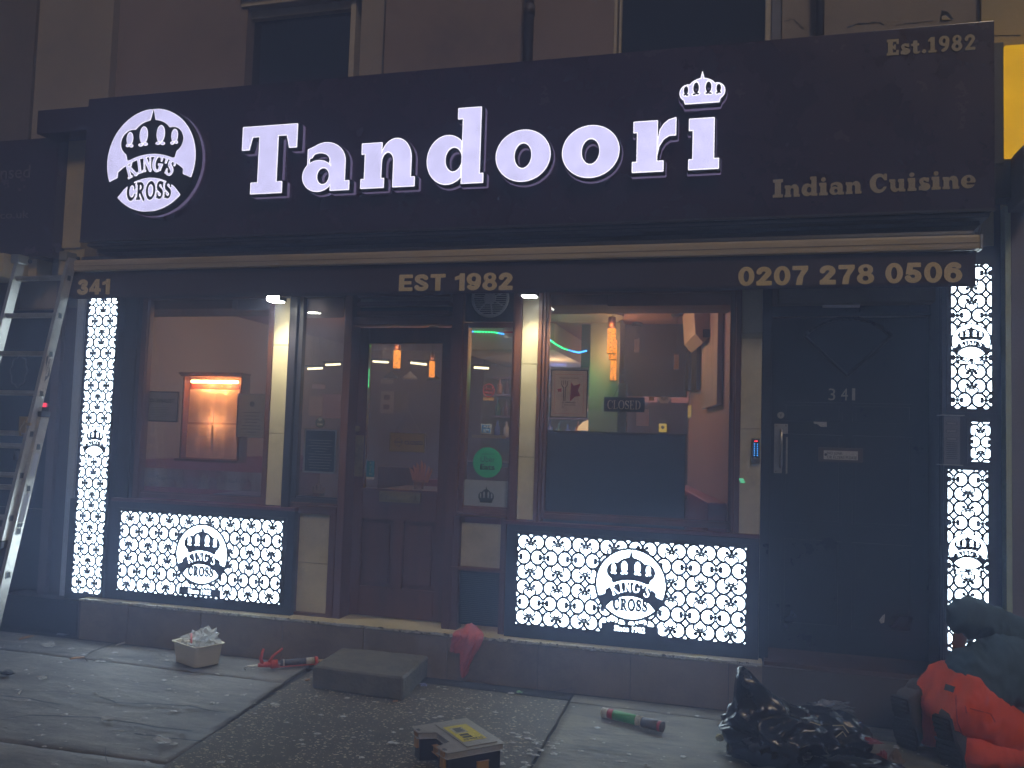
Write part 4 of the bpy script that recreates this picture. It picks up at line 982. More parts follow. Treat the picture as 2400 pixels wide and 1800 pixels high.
# glowing tubes added inside for tube lights reflected from across the street
reflection_lit = lightmat('tube_light', (1, .85, .5), 2.2)
for a, b, c, d, Y, lab in ((cc(205, 0)[0], cc(0, 683)[1], cc(305, 0)[0], cc(0, 689)[1], 3.9, 'thin pale glowing tube, built for a reflection, behind the first amber pendant in the door glass'),
                      (cc(450, 0)[0], cc(0, 692)[1], cc(552, 0)[0], cc(0, 703)[1], 3.6, 'thin pale glowing tube, built for a reflection, hanging between the two pendants in the door glass'),
                      (cc(860, 0)[0], cc(0, 722)[1], cc(955, 0)[0], cc(0, 728)[1], 3.4, 'thin pale glowing tube, built for a reflection, seen in the narrow bar window above the round red sticker'),
                      (0+1995/2.765, 600+731/2.765, 2090/2.765, 600+727/2.765, 3.2, 'lower thin pale glowing tube, built for a reflection, in the narrow window left of the entrance'),
                      (0+2110/2.765, 600+706/2.765, 2205/2.765, 600+701/2.765, 3.5, 'upper thin pale glowing tube, built for a reflection, in the narrow window left of the entrance')):
    x0, z0 = U(a, b, Y); x1, z1 = U(c, d, Y); t = thing('reflection_tube', lab, 'tube lamp', ((x0+x1)/2, Y, z0), group='glowing tubes built for reflections')
    bm = bmw(); tube(bm, [(x0, Y, z0), (x1, Y, z1)], .012, 8); obj('tube', bm, reflection_lit, t)
    bm = bmw(); box(bm, x0-.03, x1+.03, Y-.015, Y+.03, max(z0, z1)+.013, max(z0, z1)+.03); tube(bm, [(x0+.05, Y, z0+.03), (x0+.05, Y, 2.62)], .002, 4); tube(bm, [(x1-.05, Y, z1+.03), (x1-.05, Y, 2.62)], .002, 4); obj('fitting', bm, blackplastic, t)
# green and blue string of lights
LS = thing('string_lights', 'green and blue string of small lights along the ceiling edge over the bar', 'string lights', (-1.5, 2.3, 2.3))
pts = [(1110, 714), (1104, 713), (1018, 777+0), ]
def leds(P, Y, n, nm='bulb'):
    segs_ = []; q = [U(a, b, Y) for a, b in P]
    for i in range(n):
        t = i/(n-1)*(len(q)-1); k = min(int(t), len(q)-2); f = t-k; segs_.append((q[k][0]+(q[k+1][0]-q[k][0])*f, q[k][1]+(q[k+1][1]-q[k][1])*f))
    for i, (x, z) in enumerate(segs_):
        blue = noise.noise(Vector((i*.18, 3.3, Y))) > .12
        bm = bmw(); tube(bm, [(x-.008, Y, z), (x+.008, Y, z)], .007, 6)
        obj(nm, bm, MATS['led_blue'] if blue else MATS['led_green'], LS)
lightmat('led_blue', (.05, .35, 1), 2.6); lightmat('led_green', (.02, 1, .25), 2.2)
leds([cc(833, 489), cc(905, 491), cc(985, 494), cc(1050, 505), cc(1100, 512)], 2.36, 18)
leds([cc(1352, 545), cc(1390, 572), cc(1440, 600), cc(1500, 618), cc(1540, 626), cc(1585, 615)], 2.2, 20)
bm = bmw(); q = [U(*cc(a, b), 2.21) for a, b in ((1330, 530), (1352, 545), (1390, 572), (1440, 600), (1500, 618), (1540, 626), (1590, 614))]; tube(bm, [(x, 2.21, z) for x, z in q], .004, 5); obj('wire', bm, blackplastic, LS)
ilight(-1.62, 2.25, 2.05, .9, (.05, 1, .3), .1); ilight(-1.3, 2.1, 2.1, .8, (.05, 1, .3), .1)
# wall by the green lights
bx('pier', mat('green_grey_pier', (.22, .22, .18), .8), RM, -1.35, -1.08, 2.36, 2.7, .2, 2.63)
# air conditioner, frames, artwork on the pink slanting wall
def wallx(Y): return -.035-.44*(Y-.1)/2.6
def onwall(name, label, cat, px0, px1, py0, py1, th, m, m2=None, txt=None):
    def Yat(px):
        lo, hi = .1, 2.7
        for _ in range(40):
            Ym = (lo+hi)/2
            if U(px, 900, Ym)[0] < wallx(Ym): lo = Ym
            else: hi = Ym
        return lo
    ya, yb = Yat(px0), Yat(px1); xa, xb = wallx(ya), wallx(yb); z1 = U(px1, py0, yb)[1]; z0 = U(px1, py1, yb)[1]
    bm = bmw(); hprism(bm, [(xa-.004-th, ya), (xb-.004-th, yb), (xb-.004, yb), (xa-.004, ya)], z0, z1)
    o = obj(name, bm, m, None, bev=.004); tag(o, label, cat)
    if m2:
        e = .02; bm = bmw(); hprism(bm, [(xa-.006-th, ya-e), (xb-.006-th, yb+e), (xb-.0045-th, yb+e), (xa-.0045-th, ya-e)], z0+e, z1-e); obj('picture', bm, m2, o)
    return o
def c8(x, y): return 1260+x/4.148, 680+y/4.148
onwall('wall_picture', 'black framed picture low on the pink wall, closer to the bulkhead', 'picture', c8(1422, 0)[0], c8(1500, 0)[0], c8(0, 585)[1], c8(0, 970)[1], .03, blackplastic, mat('dark_art', (.05, .05, .06), .3))
onwall('wall_picture', 'narrow black framed picture on the pink wall with an orange glint', 'picture', c8(1532, 0)[0], c8(1585, 0)[0], c8(0, 535)[1], c8(0, 970)[1], .03, blackplastic, MATS['dark_art'])
art = mat('wall_art_print', (.30, .22, .22), .6, var=.45, vs=5, stretch=(1, 3, 1))
onwall('wall_hanging', 'tall pale abstract canvas with red smears on the pink wall', 'canvas', c8(1645, 0)[0], c8(1800, 0)[0], c8(0, 120)[1], c8(0, 1115)[1], .035, mat('canvas_edge', (.4, .32, .3), .7), art)
onwall('notice', 'small yellow notice on the pink wall below the black pictures', 'notice', c8(1428, 0)[0], c8(1505, 0)[0], c8(0, 1115)[1], c8(0, 1235)[1], .004, mat('yellow_notice_glow', (.6, .5, .14), .6, emit=(.6, .5, .1), es=.12))  # notice glows faintly by itself to look lit
x0, z1 = U(*c8(1385, 110), 1.7); x1, z0 = U(*c8(1620, 385), 1.0)
AC = thing('air_conditioner', 'cream wall air conditioner under the ceiling in the right window', 'air conditioner', (-.3, 1.2, 2.3))
bm = bmw(); ya, yb = 1.8, 1.05; pr = [(0, 2.60), (.0, 2.34), (.08, 2.26), (.14, 2.33), (.16, 2.57)]
A = [bm.verts.new((wallx(ya)-.005-d, ya, z)) for d, z in pr]; B_ = [bm.verts.new((wallx(yb)-.005-d, yb, z)) for d, z in pr]
bm.faces.new(A); bm.faces.new(B_[::-1])
for i in range(5): bm.faces.new((A[i], B_[i], B_[(i+1) % 5], A[(i+1) % 5]))
obj('casing', bm, mat('cream_plastic', (.42, .34, .28), .5), AC, bev=.012)
bx('vent', blackplastic, AC, wallx(1.04)-.09, wallx(1.04)-.03, 1.025, 1.043, 2.30, 2.36, bev=.003)
# seating: benches, tables
def bench(label, xa, ya, xb, yb, h=.98, seat=.45, dx=0, dy=-1):
    t = thing('bench', label, 'bench', ((xa+xb)/2, (ya+yb)/2, .2)); nx, ny = dx, dy
    def pr(a, b, z0, z1, m, nm):
        bm = bmw(); P = [(xa+nx*a, ya+ny*a), (xb+nx*a, yb+ny*a), (xb+nx*b, yb+ny*b), (xa+nx*b, ya+ny*b)]; hprism(bm, P, z0, z1); obj(nm, bm, m, t, bev=.02)
    pr(.0, .12, .55, h+.2, redleather, 'backrest'); pr(.13, .55, .2+seat-.13, .2+seat, redleather, 'seat'); pr(.15, .52, .2, .2+seat-.135, blueleather, 'base')
    return t
bench('long red leather bench along the peach wall behind the menu window', XL+.02, .4, XL+.02, 3.6, dx=1, dy=0, h=1.05)
bench('red and black leather bench along the pink wall at the edge of the right window', wallx(.25)-.02, .25, wallx(2.4)-.02, 2.4, dx=-1, dy=-.1, h=.95)
bench('red leather bench across the room behind the entrance door glass', -3.3, 2.4, -1.9, 2.4, h=.9)
def table(label, x, y, w=.7, d=.7, h=.76):
    t = thing('table', label, 'table', (x, y, .2)); bx('table_top', mat('table_top', (.04, .03, .03), .3) if 'table_top' not in MATS else MATS['table_top'], t, x-w/2, x+w/2, y-d/2, y+d/2, .2+h-.03, .2+h, bev=.004)
    bm = bmw(); tube(bm, [(x, y, .22), (x, y, .2+h-.03)], .035, 10); tube(bm, [(x, y, .2), (x, y, .22)], .22, 20); obj('leg', bm, blackplastic, t); return t
table('dark square table just inside the entrance door, holding a folded napkin', -2.33, .95, .62, .55, .905); table('dark table behind the napkin table', -2.6, 2.0)
table('dark table in front of the peach wall bench', -4.05, 1.5)
# folded napkin in a glass
N_ = thing('napkin', 'peach paper napkin folded into a fan in a short glass on the table', 'napkin', (-2.2, .82, .98))
x, z = U(905*K, 1040*K, .80); zb = 1.105
bm = bmw()
for k in range(7):
    a = -1.1+k*.36; h1 = .17*(1-.12*abs(k-3)); y = .80+.01*(k % 2); x0 = x-.05+k*.016
    vs = [bm.verts.new(p) for p in ((x0, y, zb+.055), (x0+.022, y+.012, zb+.055), (x0+.022+.035*math.sin(a), y+.016, zb+.055+h1*.82), (x0+.01+.05*math.sin(a), y, zb+.055+h1))]; bm.faces.new(vs)
o = obj('napkin_paper', bm, paper('peach_paper', (.75, .42, .22)), N_); md = o.modifiers.new('s', 'SOLIDIFY'); md.thickness = .004
bm = bmw(); tube(bm, [(x, .80, zb), (x, .80, zb+.07)], [.036, .05], 20, cap=False); obj('tumbler', bm, glass('glassware', refl=.3, smear=.2), N_)
# bar shelves with bottles (narrow window) and counter
BR = thing('bar_counter', 'dark bar counter with shelves seen through the narrow window right of the door', 'bar counter', (-2, 3.5, .2))
bx('counter_top', MATS['table_top'], BR, -2.9, -1.9, 3.0, 3.5, 1.22, 1.26); bx('counter_front', wooddk, BR, -2.85, -1.95, 3.05, 3.4, .2, 1.219); 
for z in (1.5, 1.75, 2.0, 2.2): bx('shelf', mat('violet_shelf', (.14, .10, .2), .3), BR, -2.8, -1.6, 4.15, 4.39, z, z+.02)
ilight(-2.0, 4.0, 2.3, 1.2, (.25, .3, 1), .1)
bc = [mat('bottle_%s' % n, c, .12, coat=.5) for n, c in (('green', (.02, .12, .05)), ('brown', (.12, .04, .01)), ('clear', (.5, .5, .55)), ('blue', (.05, .1, .5)), ('amber', (.5, .2, .02)))]
def bottle(x, y, z, h, m, label):
    bm = bmw(); tube(bm, [(x, y, z), (x, y, z+h*.6), (x, y, z+h*.72), (x, y, z+h)], [.035, .035, .013, .012], 10)
    o = obj('bottle', bm, m, None); tag(o, label, 'bottle', 'bottles on the bar shelves')
k = 0
BCN = ('green', 'brown', 'clear', 'blue', 'amber')
ORD = ('first from the left end', 'second from the left end', 'third from the left end', 'fourth from the left end', 'just left of its middle', 'at its middle', 'just right of its middle', 'fourth from the right end', 'third from the right end', 'second from the right end', 'first from the right end')
for sz in (1.52, 1.77, 2.02):
    for i in range(11):
        k += 1; ci = rnd.randrange(5); bottle(-2.75+i*.105+rnd.uniform(-.015, .015), 4.24, sz, rnd.uniform(.16, .22), bc[ci], '%s bottle on the %s shelf behind the bar, %s' % (BCN[ci], {1.52: 'lowest', 1.77: 'middle', 2.02: 'top'}[sz], ORD[i]))
# square dark column and a coffee machine form in the bar window
bx('column', mat('dark_column', (.06, .055, .07), .4), RM, -2.12, -1.93, 2.6, 2.8, .2, 2.63)
# blue grey board standing inside the right window
x0, z1 = U(1178*K, 933*K, .42); x1, z0 = U(1478*K, 1128*K, .42)
CB = tag(bx('privacy_board', counterm, None, x0-.02, x1, .42, .46, .25, z1, bev=.006), 'plain blue-grey board standing inside the lower right window', 'board')
bx('cap', blackplastic, CB, x0-.02, x1+.003, .41, .47, z1+.001, z1+.012)
# lamp with a domed shade on a far table, dark post behind the hanging sign
x, z = U(*c8(492, 1365), 3.6); t = thing('table_lamp', 'small domed amber table lamp deep in the room', 'table lamp', (x, 3.6, z))
bm = bmw(); tube(bm, [(x, 3.6, z+.0), (x, 3.6, z+.04), (x, 3.6, z+.09), (x, 3.6, z+.11)], [.115, .105, .06, .01], 18); obj('lamp_shade', bm, lightmat('shade_light', (1, .62, .28), .6), t)
bm = bmw(); tube(bm, [(x, 3.6, .96), (x, 3.6, z+.05)], .012, 6); tube(bm, [(x, 3.6, .955), (x, 3.6, .97)], .07, 14); obj('stand', bm, brass, t); table('table under the domed lamp', x, 3.6)
x, z = U(*c8(825, 900), 2.2); tag(bx('post', blueleather, None, x-.04, x+.04, 2.2, 2.26, .2, z, bev=.02), 'dark blue upright behind the hanging sign in the right window', 'post')
# signs reflected in the mirror, built as solid plates under the bulkhead
bx('mirror_wall', mat('dark_mirror', (.05, .03, .04), .15, spec=.8), RM, -1.6, -.5, 4.0, 4.04, .2, 1.95)
def plate(name, label, cat, P, Y, m, c=None, th=.006, cfun=c8):
    (xa, za), (xb, zb) = U(*cfun(P[0], P[1]), Y), U(*cfun(P[2], P[3]), Y); o = bx(name, m, None, xa, xb, Y, Y+th, zb, za); return tag(o, label, cat), xa, xb, zb, za
o, xa, xb, z0, z1 = plate('hexagon_reflection', 'mirror image of a pale hexagonal sign with dark letters, built as a plate', 'sign', (1165, 995, 1298, 1105), 3.98, blackcard)
bm = bmw(); cx, cz, rx, rz = (xa+xb)/2, (z0+z1)/2, (xb-xa)/2, (z1-z0)/2; prism(bm, [(cx+rx*math.cos(a), cz+rz*math.sin(a)*1.1) for a in [i*math.pi/3 for i in range(6)]], 3.972, 3.9795); h_ = obj('face', bm, mat('olive_cream', (.30, .27, .16), .6), o)
text('lettering', 'HOP', cx-rx*.55, cx+rx*.55, cz-rz*.45, cz+rz*.5, 3.971, inkdark, o, .04, .001, mirror=True)
o, xa, xb, z0, z1 = plate('open_reflection', 'mirror image of a dim dark sign reading backwards, built as a plate above the yellow card', 'sign', (1165, 1245, 1285, 1292), 3.97, blackcard)
text('lettering', 'OPEN', xa+.015, xb-.015, z0+.012, z1-.012, 3.969, mat('dim_text', (.16, .15, .15), .6), o, 0, .001, mirror=True)
o, xa, xb, z0, z1 = plate('card', 'bright yellow card with a small dark emblem on the mirror wall', 'card', (1180, 1298, 1252, 1380), 3.9, mat('yellow_card_glow', (.62, .52, .08), .6, emit=(.7, .55, .08), es=.35))  # card emits some light of its own to look brightly lit
bm = bmw(); disc(bm, ((xa+xb)/2, 3.899, z0+.05), .02, n=6, h=.001); obj('emblem', bm, inkdark, o)
plate('poster', 'small pale poster with a red mark below the hanging sign', 'poster', (962, 1155, 1078, 1322), 3.0, mat('rose_paper', (.42, .30, .30), .7))

# more in the door glass: posters and dome shades built for reflections; panels, chairs
def c7(x, y): return 700+x/5.185, 680+y/5.185
o, a, b, c, d = plate('reflected_poster', 'cream poster with two dark red squares, built for a reflection in the door glass', 'poster', (1000, 1228, 1145, 1500), 4.3, paper('cream_poster', (.55, .48, .34), .2), cfun=c7)
for k_ in (.62, .18): bx('print_square', mat('dark_red_print', (.16, .06, .05), .6) if 'dark_red_print' not in MATS else MATS['dark_red_print'], o, a+(b-a)*.25, a+(b-a)*.72, 4.295, 4.299, c+(d-c)*k_, c+(d-c)*(k_+.22))
o, a, b, c, d = plate('reflected_poster', 'dim beige panel beside the cream poster, built for a reflection in the door glass', 'poster', (1150, 1228, 1322, 1480), 4.31, mat('beige_panel', (.26, .22, .16), .7), cfun=c7)
plate('wall_shelf', 'pale narrow wall board above the cream poster behind the door glass', 'board', (1000, 1085, 1145, 1140), 4.3, MATS['cream_poster'], cfun=c7)
plate('wall_notice', 'dim pink notice in the narrow window left of the entrance', 'notice', (165, 1145, 320, 1200), 3.0, mat('pink_notice', (.38, .25, .2), .7), cfun=c7)
o = plate('wall_menu', 'beige menu board low behind the narrow window left of the entrance', 'menu board', (130, 1290, 285, 1530), 3.0, mat('menu_beige', (.40, .32, .24), .7), cfun=c7)[0]
plate('wall_panel', 'dull pink wall panel right of the beige menu board', 'panel', (290, 1262, 505, 1560), 3.02, mat('dull_pink', (.28, .16, .15), .7), cfun=c7)
for cx_, cy_, lab in ((1352, 1060, 'white dome shade, built for a reflection, left of the second amber pendant in the door glass'), (1120, 1052, 'dark dome shade, built for a reflection, under the first amber pendant in the door glass'), (1640, 1082, 'thin green-rimmed dome, built for a reflection, under the second amber pendant')):
    x, z = U(*c7(cx_, cy_), 3.6); t = thing('reflected_dome', lab, 'pendant lamp', (x, 3.6, z), group='dome lamps in the dining room'); m_ = white if 'white' in lab else mat('dome_dark%d' % cx_, (.06, .06, .05), .4)
    bm = bmw(); tube(bm, [(x, 3.6, z-.02), (x, 3.6, z+.01), (x, 3.6, z+.04), (x, 3.6, z+.065)], [.085, .07, .03, .012], 20); obj('lamp_shade', bm, m_, t)
    bm = bmw(); tube(bm, [(x, 3.6, z+.06), (x, 3.6, 2.62)], .002, 4); obj('cord', bm, blackplastic, t)
def chair(x, y, rz, label, h=.98):
    t = thing('chair', label, 'chair', (x, y, .2), rz, 'dining chairs'); bpy.context.view_layer.update()
    ca_, sn = math.cos(rz), math.sin(rz); W = lambda a, b: (x+a*ca_-b*sn, y+a*sn+b*ca_)
    def p(nm, x0, x1, y0, y1, z0, z1, m): bm = bmw(); hprism(bm, [W(x0, y0), W(x1, y0), W(x1, y1), W(x0, y1)], z0, z1); obj(nm, bm, m, t, bev=.006)
    p('seat', -.2, .2, -.2, .2, .63, .67, redleather); p('backrest', -.19, .19, .17, .2, .85, .2+h, wooddk)
    for a in (-.18, .16):
        for b in (-.19, .17): p('leg', a, a+.03, b, b+.03, .2, .63 if b < 0 else .85, wooddk)
chair(-2.95, 1.75, .3, 'dark dining chair left of the rear table behind the door glass', 1.02); chair(-2.2, 2.15, -.4, 'dark dining chair right of the rear table behind the door glass', 1.04)
chair(-2.75, 3.1, .1, 'dining chair deepest in view through the door glass', 1.0); chair(-3.55, 1.5, 1.4, 'dining chair facing the wall bench behind the menu window', .98)
table('small table with glasses behind the blue-grey board', -.75, 1.6, .7, .6, .92)
for i, (x, y) in enumerate(((-.98, 1.55), (-.86, 1.6), (-.62, 1.5))):
    bm = bmw(); tube(bm, [(x, y, 1.12), (x, y, 1.125), (x, y, 1.2), (x, y, 1.23), (x, y, 1.29)], [.03, .004, .004, .03, .034], 14)
    tag(obj('wine_glass', bm, MATS['glassware']), ('wine glass at the left of the small table', 'wine glass in the middle of the small table', 'wine glass at the right of the small table')[i], 'wine glass')

cb = thing('cable', 'black cables drooping below the dark bulkhead by the small pendants', 'cable', (-.9, 3.1, 1.9))
for P_ in (((1000, 842), (1025, 900), (1060, 930), (1110, 905)), ((1170, 935), (1190, 880), (1240, 845)), ((1245, 842), (1262, 880), (1310, 935)), ((1300, 845), (1318, 900), (1350, 940))):
    q = [U(*c8(a, b), 3.1) for a, b in P_]; bm = bmw(); tube(bm, [(x, 3.1, z) for x, z in q], .005, 5); obj('loop', bm, blackplastic, cb)
for i, (cx_, cy_) in enumerate(((1385, 1010), (1330, 560), (960, 500))):  # dim pendants added in place of reflections
    pendant(c8(1350 if i == 1 else (1110 if i == 0 else 965), 0)[0], c8(0, (1000, 630, 480)[i])[1], c8(0, (1070, 770, 600)[i])[1], (3.6, 2.0, 2.6)[i], ('dim unlit-looking pendant under the red capped one, built for a reflection', 'dim pendant in front of the bulkhead beside the air conditioner, built for a reflection', 'dim pendant in front of the middle of the bulkhead, built for a reflection')[i], 6, lamp=0, knob=False)
    c_ = [o_ for o_ in bpy.data.objects if o_.name.startswith('shade')][-1]
    sh = [ch for ch in children_of([o_ for o_ in bpy.data.objects if o_.get('label', '').startswith(('dim unlit', 'dim pendant in front of the bulkhead', 'dim pendant in front of the middle')[i])][0]) if ch.name.startswith('shade')][0]
    sh.data.materials.clear(); sh.data.materials.append(lightmat('dim_amber%d' % i, (.5, .16, .03), .12, .8, 75))
# ------------------------------------------------------------------ things on and behind the window glass
def c4(x, y): return x/2.765, 600+y/2.765
def c5(x, y): return 800+x/2.765, 600+y/2.765
def flat(name, label, cat, cf, P, Y, m, th=.004, frame=None, fw=.008, parent=None):
    (xa, za), (xb, zb) = U(*cf(P[0], P[1]), Y), U(*cf(P[2], P[3]), Y)
    o = bx(name, m, parent, xa, xb, Y, Y+th, zb, za)
    if label: tag(o, label, cat)
    if frame:
        bm = bmw()
        for q in ((xa-fw, xa, zb-fw, za+fw), (xb, xb+fw, zb-fw, za+fw), (xa, xb, zb-fw, zb), (xa, xb, za, za+fw)): box(bm, q[0], q[1], Y-.006, Y+.008, q[2], q[3])
        obj('frame', bm, frame, o)
    return o, xa, xb, zb, za
def lines(o, xa, xb, z0, z1, n, Y, m=inkdark, th=.3, nm='print', seed=1):
    r_ = random.Random(seed); bm = bmw(); h = (z1-z0)/n
    for i in range(n):
        w_ = (xb-xa)*r_.uniform(.45, 1); c = (xa+xb)/2; box(bm, c-w_/2, c+w_/2, Y-.0006, Y-.0001, z0+h*i, z0+h*i+h*th)
    p = obj(nm, bm, m, o); return p
faint = mat('faint_print', (.22, .21, .18), .7)
o, a, b, c, d = flat('certificate', 'black framed certificate reading 2026 FINALIST at the end of the menu window', 'certificate', c4, (930, 882, 1146, 1070), .075, paper('dim_paper', (.5, .5, .46)), frame=blackplastic)
text('lettering', '2026 FINALIST', a+.03, b-.03, d-.075, d-.045, .0745, inkdark, o, .02, .0005); lines(o, a+.05, b-.05, c+.03, d-.10, 6, .075, faint, .22)
o, a, b, c, d = flat('certificate', 'pale certificate with small round crest hanging beside the lit menu case', 'certificate', c4, (1547, 895, 1715, 1175), .075, paper('dim_paper2', (.58, .55, .42)), frame=silver, fw=.004)
lines(o, a+.03, b-.03, c+.03, d-.11, 7, .075, faint, .2); bm = bmw(); disc(bm, ((a+b)/2, .0748, d-.07), .02, n=16, h=.001); obj('crest', bm, faint, o)
# lit menu case
MC = thing('menu_case', 'illuminated menu case with orange tube light and four menu sheets in the left window', 'menu case', (-3.8, .1, 1.3))
(xa, zt), (xb, zb) = U(*c4(1212, 770), .12), U(*c4(1545, 1325), .12)
bx('back_board', mat('menu_back', (.45, .2, .1), .6), MC, xa, xb, .17, .18, zb, zt)
bx('cornice', wooddk, MC, xa-.04, xb+.02, .08, .2, zt+.0, zt+.018, bev=.003); bx('cornice', wood, MC, xa-.03, xb+.01, .09, .2, zt-.012, zt-.001)
bx('base_sill', wooddk, MC, xa-.04, xb+.01, .08, .2, zb-.02, zb-.002, bev=.003); bx('side', wooddk, MC, xa-.015, xa-.001, .1, .2, zb, zt-.013); bx('side', wooddk, MC, xb+.001, xb+.015, .1, .2, zb, zt-.013)
(x0, z0), (x1, z1) = U(*c4(1243, 808), .13), U(*c4(1540, 822), .13)
bm = bmw(); tube(bm, [(x0, .13, (z0+z1)/2), (x1, .13, (z0+z1)/2)], .011, 10); obj('tube_light', bm, lightmat('menu_tube', (1, .55, .25), 14), MC)
ilight((x0+x1)/2-.07, .105, z0-.03, .8, (1, .5, .2), .02); ilight((x0+x1)/2+.07, .105, z0-.03, .8, (1, .5, .2), .02); ilight((x0+x1)/2, .08, z0-.3, .45, (1, .55, .28), .05)
text('lettering', 'MENU', *[U(*c4(1310, 0), .1)[0], U(*c4(1435, 0), .1)[0]], U(*c4(1310, 808), .1)[1], U(*c4(1310, 785), .1)[1], .1, inkdark, MC, 0, .001)
flat('header_strip', None, None, c4, (1240, 826, 1545, 862), .164, mat('red_swirl', (.5, .08, .03), .5, var=.8, vs=25), parent=MC)
for i, P in enumerate(((1232, 862, 1382, 1080), (1390, 868, 1540, 1083), (1215, 1090, 1372, 1310), (1374, 1090, 1528, 1318))):
    m_, a, b, c, d = flat('menu_sheet', None, None, c4, P, .160, paper('menu_paper%d' % i, (.85, .58, .38), .3, var=.1), parent=MC)
    r_ = random.Random(i); bm = bmw()
    for j in range(26):
        for s_, e_ in (((a+.012), (a+b)/2-.006), ((a+b)/2+.006, b-.012)):
            z = c+.012+(d-c-.03)*j/26; box(bm, s_, s_+(e_-s_)*r_.uniform(.5, 1), .1592, .1598, z, z+.002)
    obj('print', bm, mat('menu_print', (.35, .2, .12), .7) if 'menu_print' not in MATS else MATS['menu_print'], m_)
# frosted films
o, a, b, c, d = flat('frosted_film', 'frosted band with faint lettering along the bottom of the menu window', 'window film', c4, (882, 1368, 1702, 1530), .062, glass('film', refl=.05, smear=.5), .002)
text('lettering', 'Special Sets Available', a+.18, b-.12, d-.09, d-.05, .0615, mat('film_text', (.12, .12, .13), .6), o, 0, .0005)
text('lettering', 'to Eat In', (a+b)/2-.15, (a+b)/2+.15, c+.025, c+.06, .0615, MATS['film_text'], o, 0, .0005)
o, a, b, c, d = flat('paper_sheet', 'blank pale sheet taped at the top of the narrow window left of the entrance', 'paper', lambda x, y: (700+x/5.185, 680+y/5.185), (105, 90, 545, 335), .066, paper('pale_sheet', (.62, .62, .68)), .002)
x, z = U(691*K, 913*K, .044); o = thing('wifi_sticker', 'round black wifi sticker above the black notice', 'sticker', (x, .044, z))
bm = bmw(); disc(bm, (x, .048, z), .036, n=28, h=.002); obj('disc', bm, blackcard, o)
bm = bmw()
for r_ in (.008, .015, .022):
    tube(bm, [(x+r_*math.cos(R(a)), .0455, z+.006+r_*math.sin(R(a))) for a in range(45, 136, 15)], .0018, 5)
obj('wifi_mark', bm, white, o); text('lettering', 'ZONE', x-.02, x+.02, z-.018, z-.006, .0458, white, o, .02, .0006)
o, a, b, c, d = flat('notice_board', 'white framed black notice in the narrow window, under the wifi sticker', 'notice', c4, (1985, 1130, 2165, 1400), .066, blackcard, frame=silver, fw=.012)
lines(o, a+.02, b-.02, c+.02, d-.05, 11, .066, mat('grey_print', (.3, .3, .3), .6), .25, seed=5)
dkc = mat('dim_crown', (.10, .09, .10), .6); 
x, z = U(688*K, 1052*K, .066); o = tag(cut('crown_decal', tr(crown(), x, z-.045, .075, .09), x-.07, x+.07, z-.06, z+.06, .003, .001, .064, mat('pink_decal', (.45, .32, .30), .6), None), 'pink crown decal at the foot of the narrow window left of the entrance', 'decal')
# entrance door glass
YD = .155
o, a, b, c, d = flat('closed_board', 'yellow board with diamond logo reading CLOSED hanging behind the door glass', 'sign', c5, (320, 1147, 536, 1270), .19, paper('yellow_board', (.6, .48, .10)), .006, frame=mat('board_edge', (.3, .24, .05), .6), fw=.005)
text('lettering', 'CLOSED', (a+b)/2-.02, b-.012, (c+d)/2-.014, (c+d)/2+.012, .1895, inkdark, o, .02, .0006)
bm = bmw(); cx = a+(b-a)*.25; cz = (c+d)/2
q = [(cx, cz-.032), (cx+.034, cz), (cx, cz+.032), (cx-.034, cz)]
for p, r_ in zip(q, q[1:]+q[:1]): tube(bm, [(p[0], .188, p[1]), (r_[0], .188, r_[1])], .0014, 4)
obj('diamond', bm, inkdark, o); text('lettering', 'KEBAB', cx-.026, cx+.026, cz-.005, cz+.006, .1892, inkdark, o, .02, .0005)
bm = bmw(); tube(bm, [(a+.03, .193, d), ((a+b)/2, .193, d+.16), (b-.03, .193, d)], .0015, 4); obj('cord', bm, metal, o)
o, a, b, c, d = flat('push_sticker', 'blue vertical PUSH sticker on the door glass', 'sticker', c5, (165, 1327, 212, 1432), .1575, mat('teal_sticker', (.03, .20, .30), .5), .002)
text('lettering', 'P\nU\nS\nH', (a+b)/2-.006, (a+b)/2+.008, c+.012, d-.008, .157, white, o, .01, .0005)
bx('foot', white, o, a, b, .157, .1595, c-.018, c-.001)
# narrow window right of the door
o, a, b, c, d = flat('sticker', 'small white sticker with red stripe at the top corner of the narrow bar window', 'sticker', c5, (1056, 460, 1116, 530), .0475, white, .002)
bx('stripe', mat('red_ink', (.5, .03, .04), .5), o, a, b, .0465, .0472, (c+d)/2-.004, (c+d)/2+.006)
x, z = U(*c5(955, 872), .046); o = thing('halal_sticker', 'round red ring halal sticker on the narrow bar window', 'sticker', (x, .046, z))
redink = MATS['red_ink']; bm = bmw(); tube(bm, [(x+.038*math.cos(R(k)), .046, z+.042*math.sin(R(k))) for k in range(0, 361, 12)], .0026, 5, cap=False); obj('ring', bm, redink, o)
text('lettering', 'HALAL', x-.028, x+.028, z-.022, z-.006, .046, redink, o, .02, .0006)
bm = bmw(); tube(bm, [(x-.024, .046, z+.006), (x-.01, .046, z+.004), (x, .046, z+.016), (x+.008, .046, z+.004), (x+.022, .046, z+.008), (x+.024, .046, z+.022)], .0024, 5); tube(bm, [(x-.016, .046, z+.008), (x-.016, .046, z+.026)], .0022, 5); obj('script_mark', bm, redink, o)
bx('gold_label', mat('gold_label', (.45, .25, .12), .5, var=.3, vs=40), o, x-.036, x+.036, .0465, .048, z-.066, z-.046)
o, a, b, c, d = flat('card_sticker', 'square blue and white payment sticker above the white shelf', 'sticker', c5, (905, 1088, 970, 1152), .046, white, .002)
bx('blue_square', mat('blue_ink', (.03, .18, .45), .5), o, a+.006, b-.004, .0452, .0458, c+.005, d-.005); text('lettering', 'AM\nEX', a+.014, b-.006, c+.01, d-.01, .0448, white, o, .02, .0005)
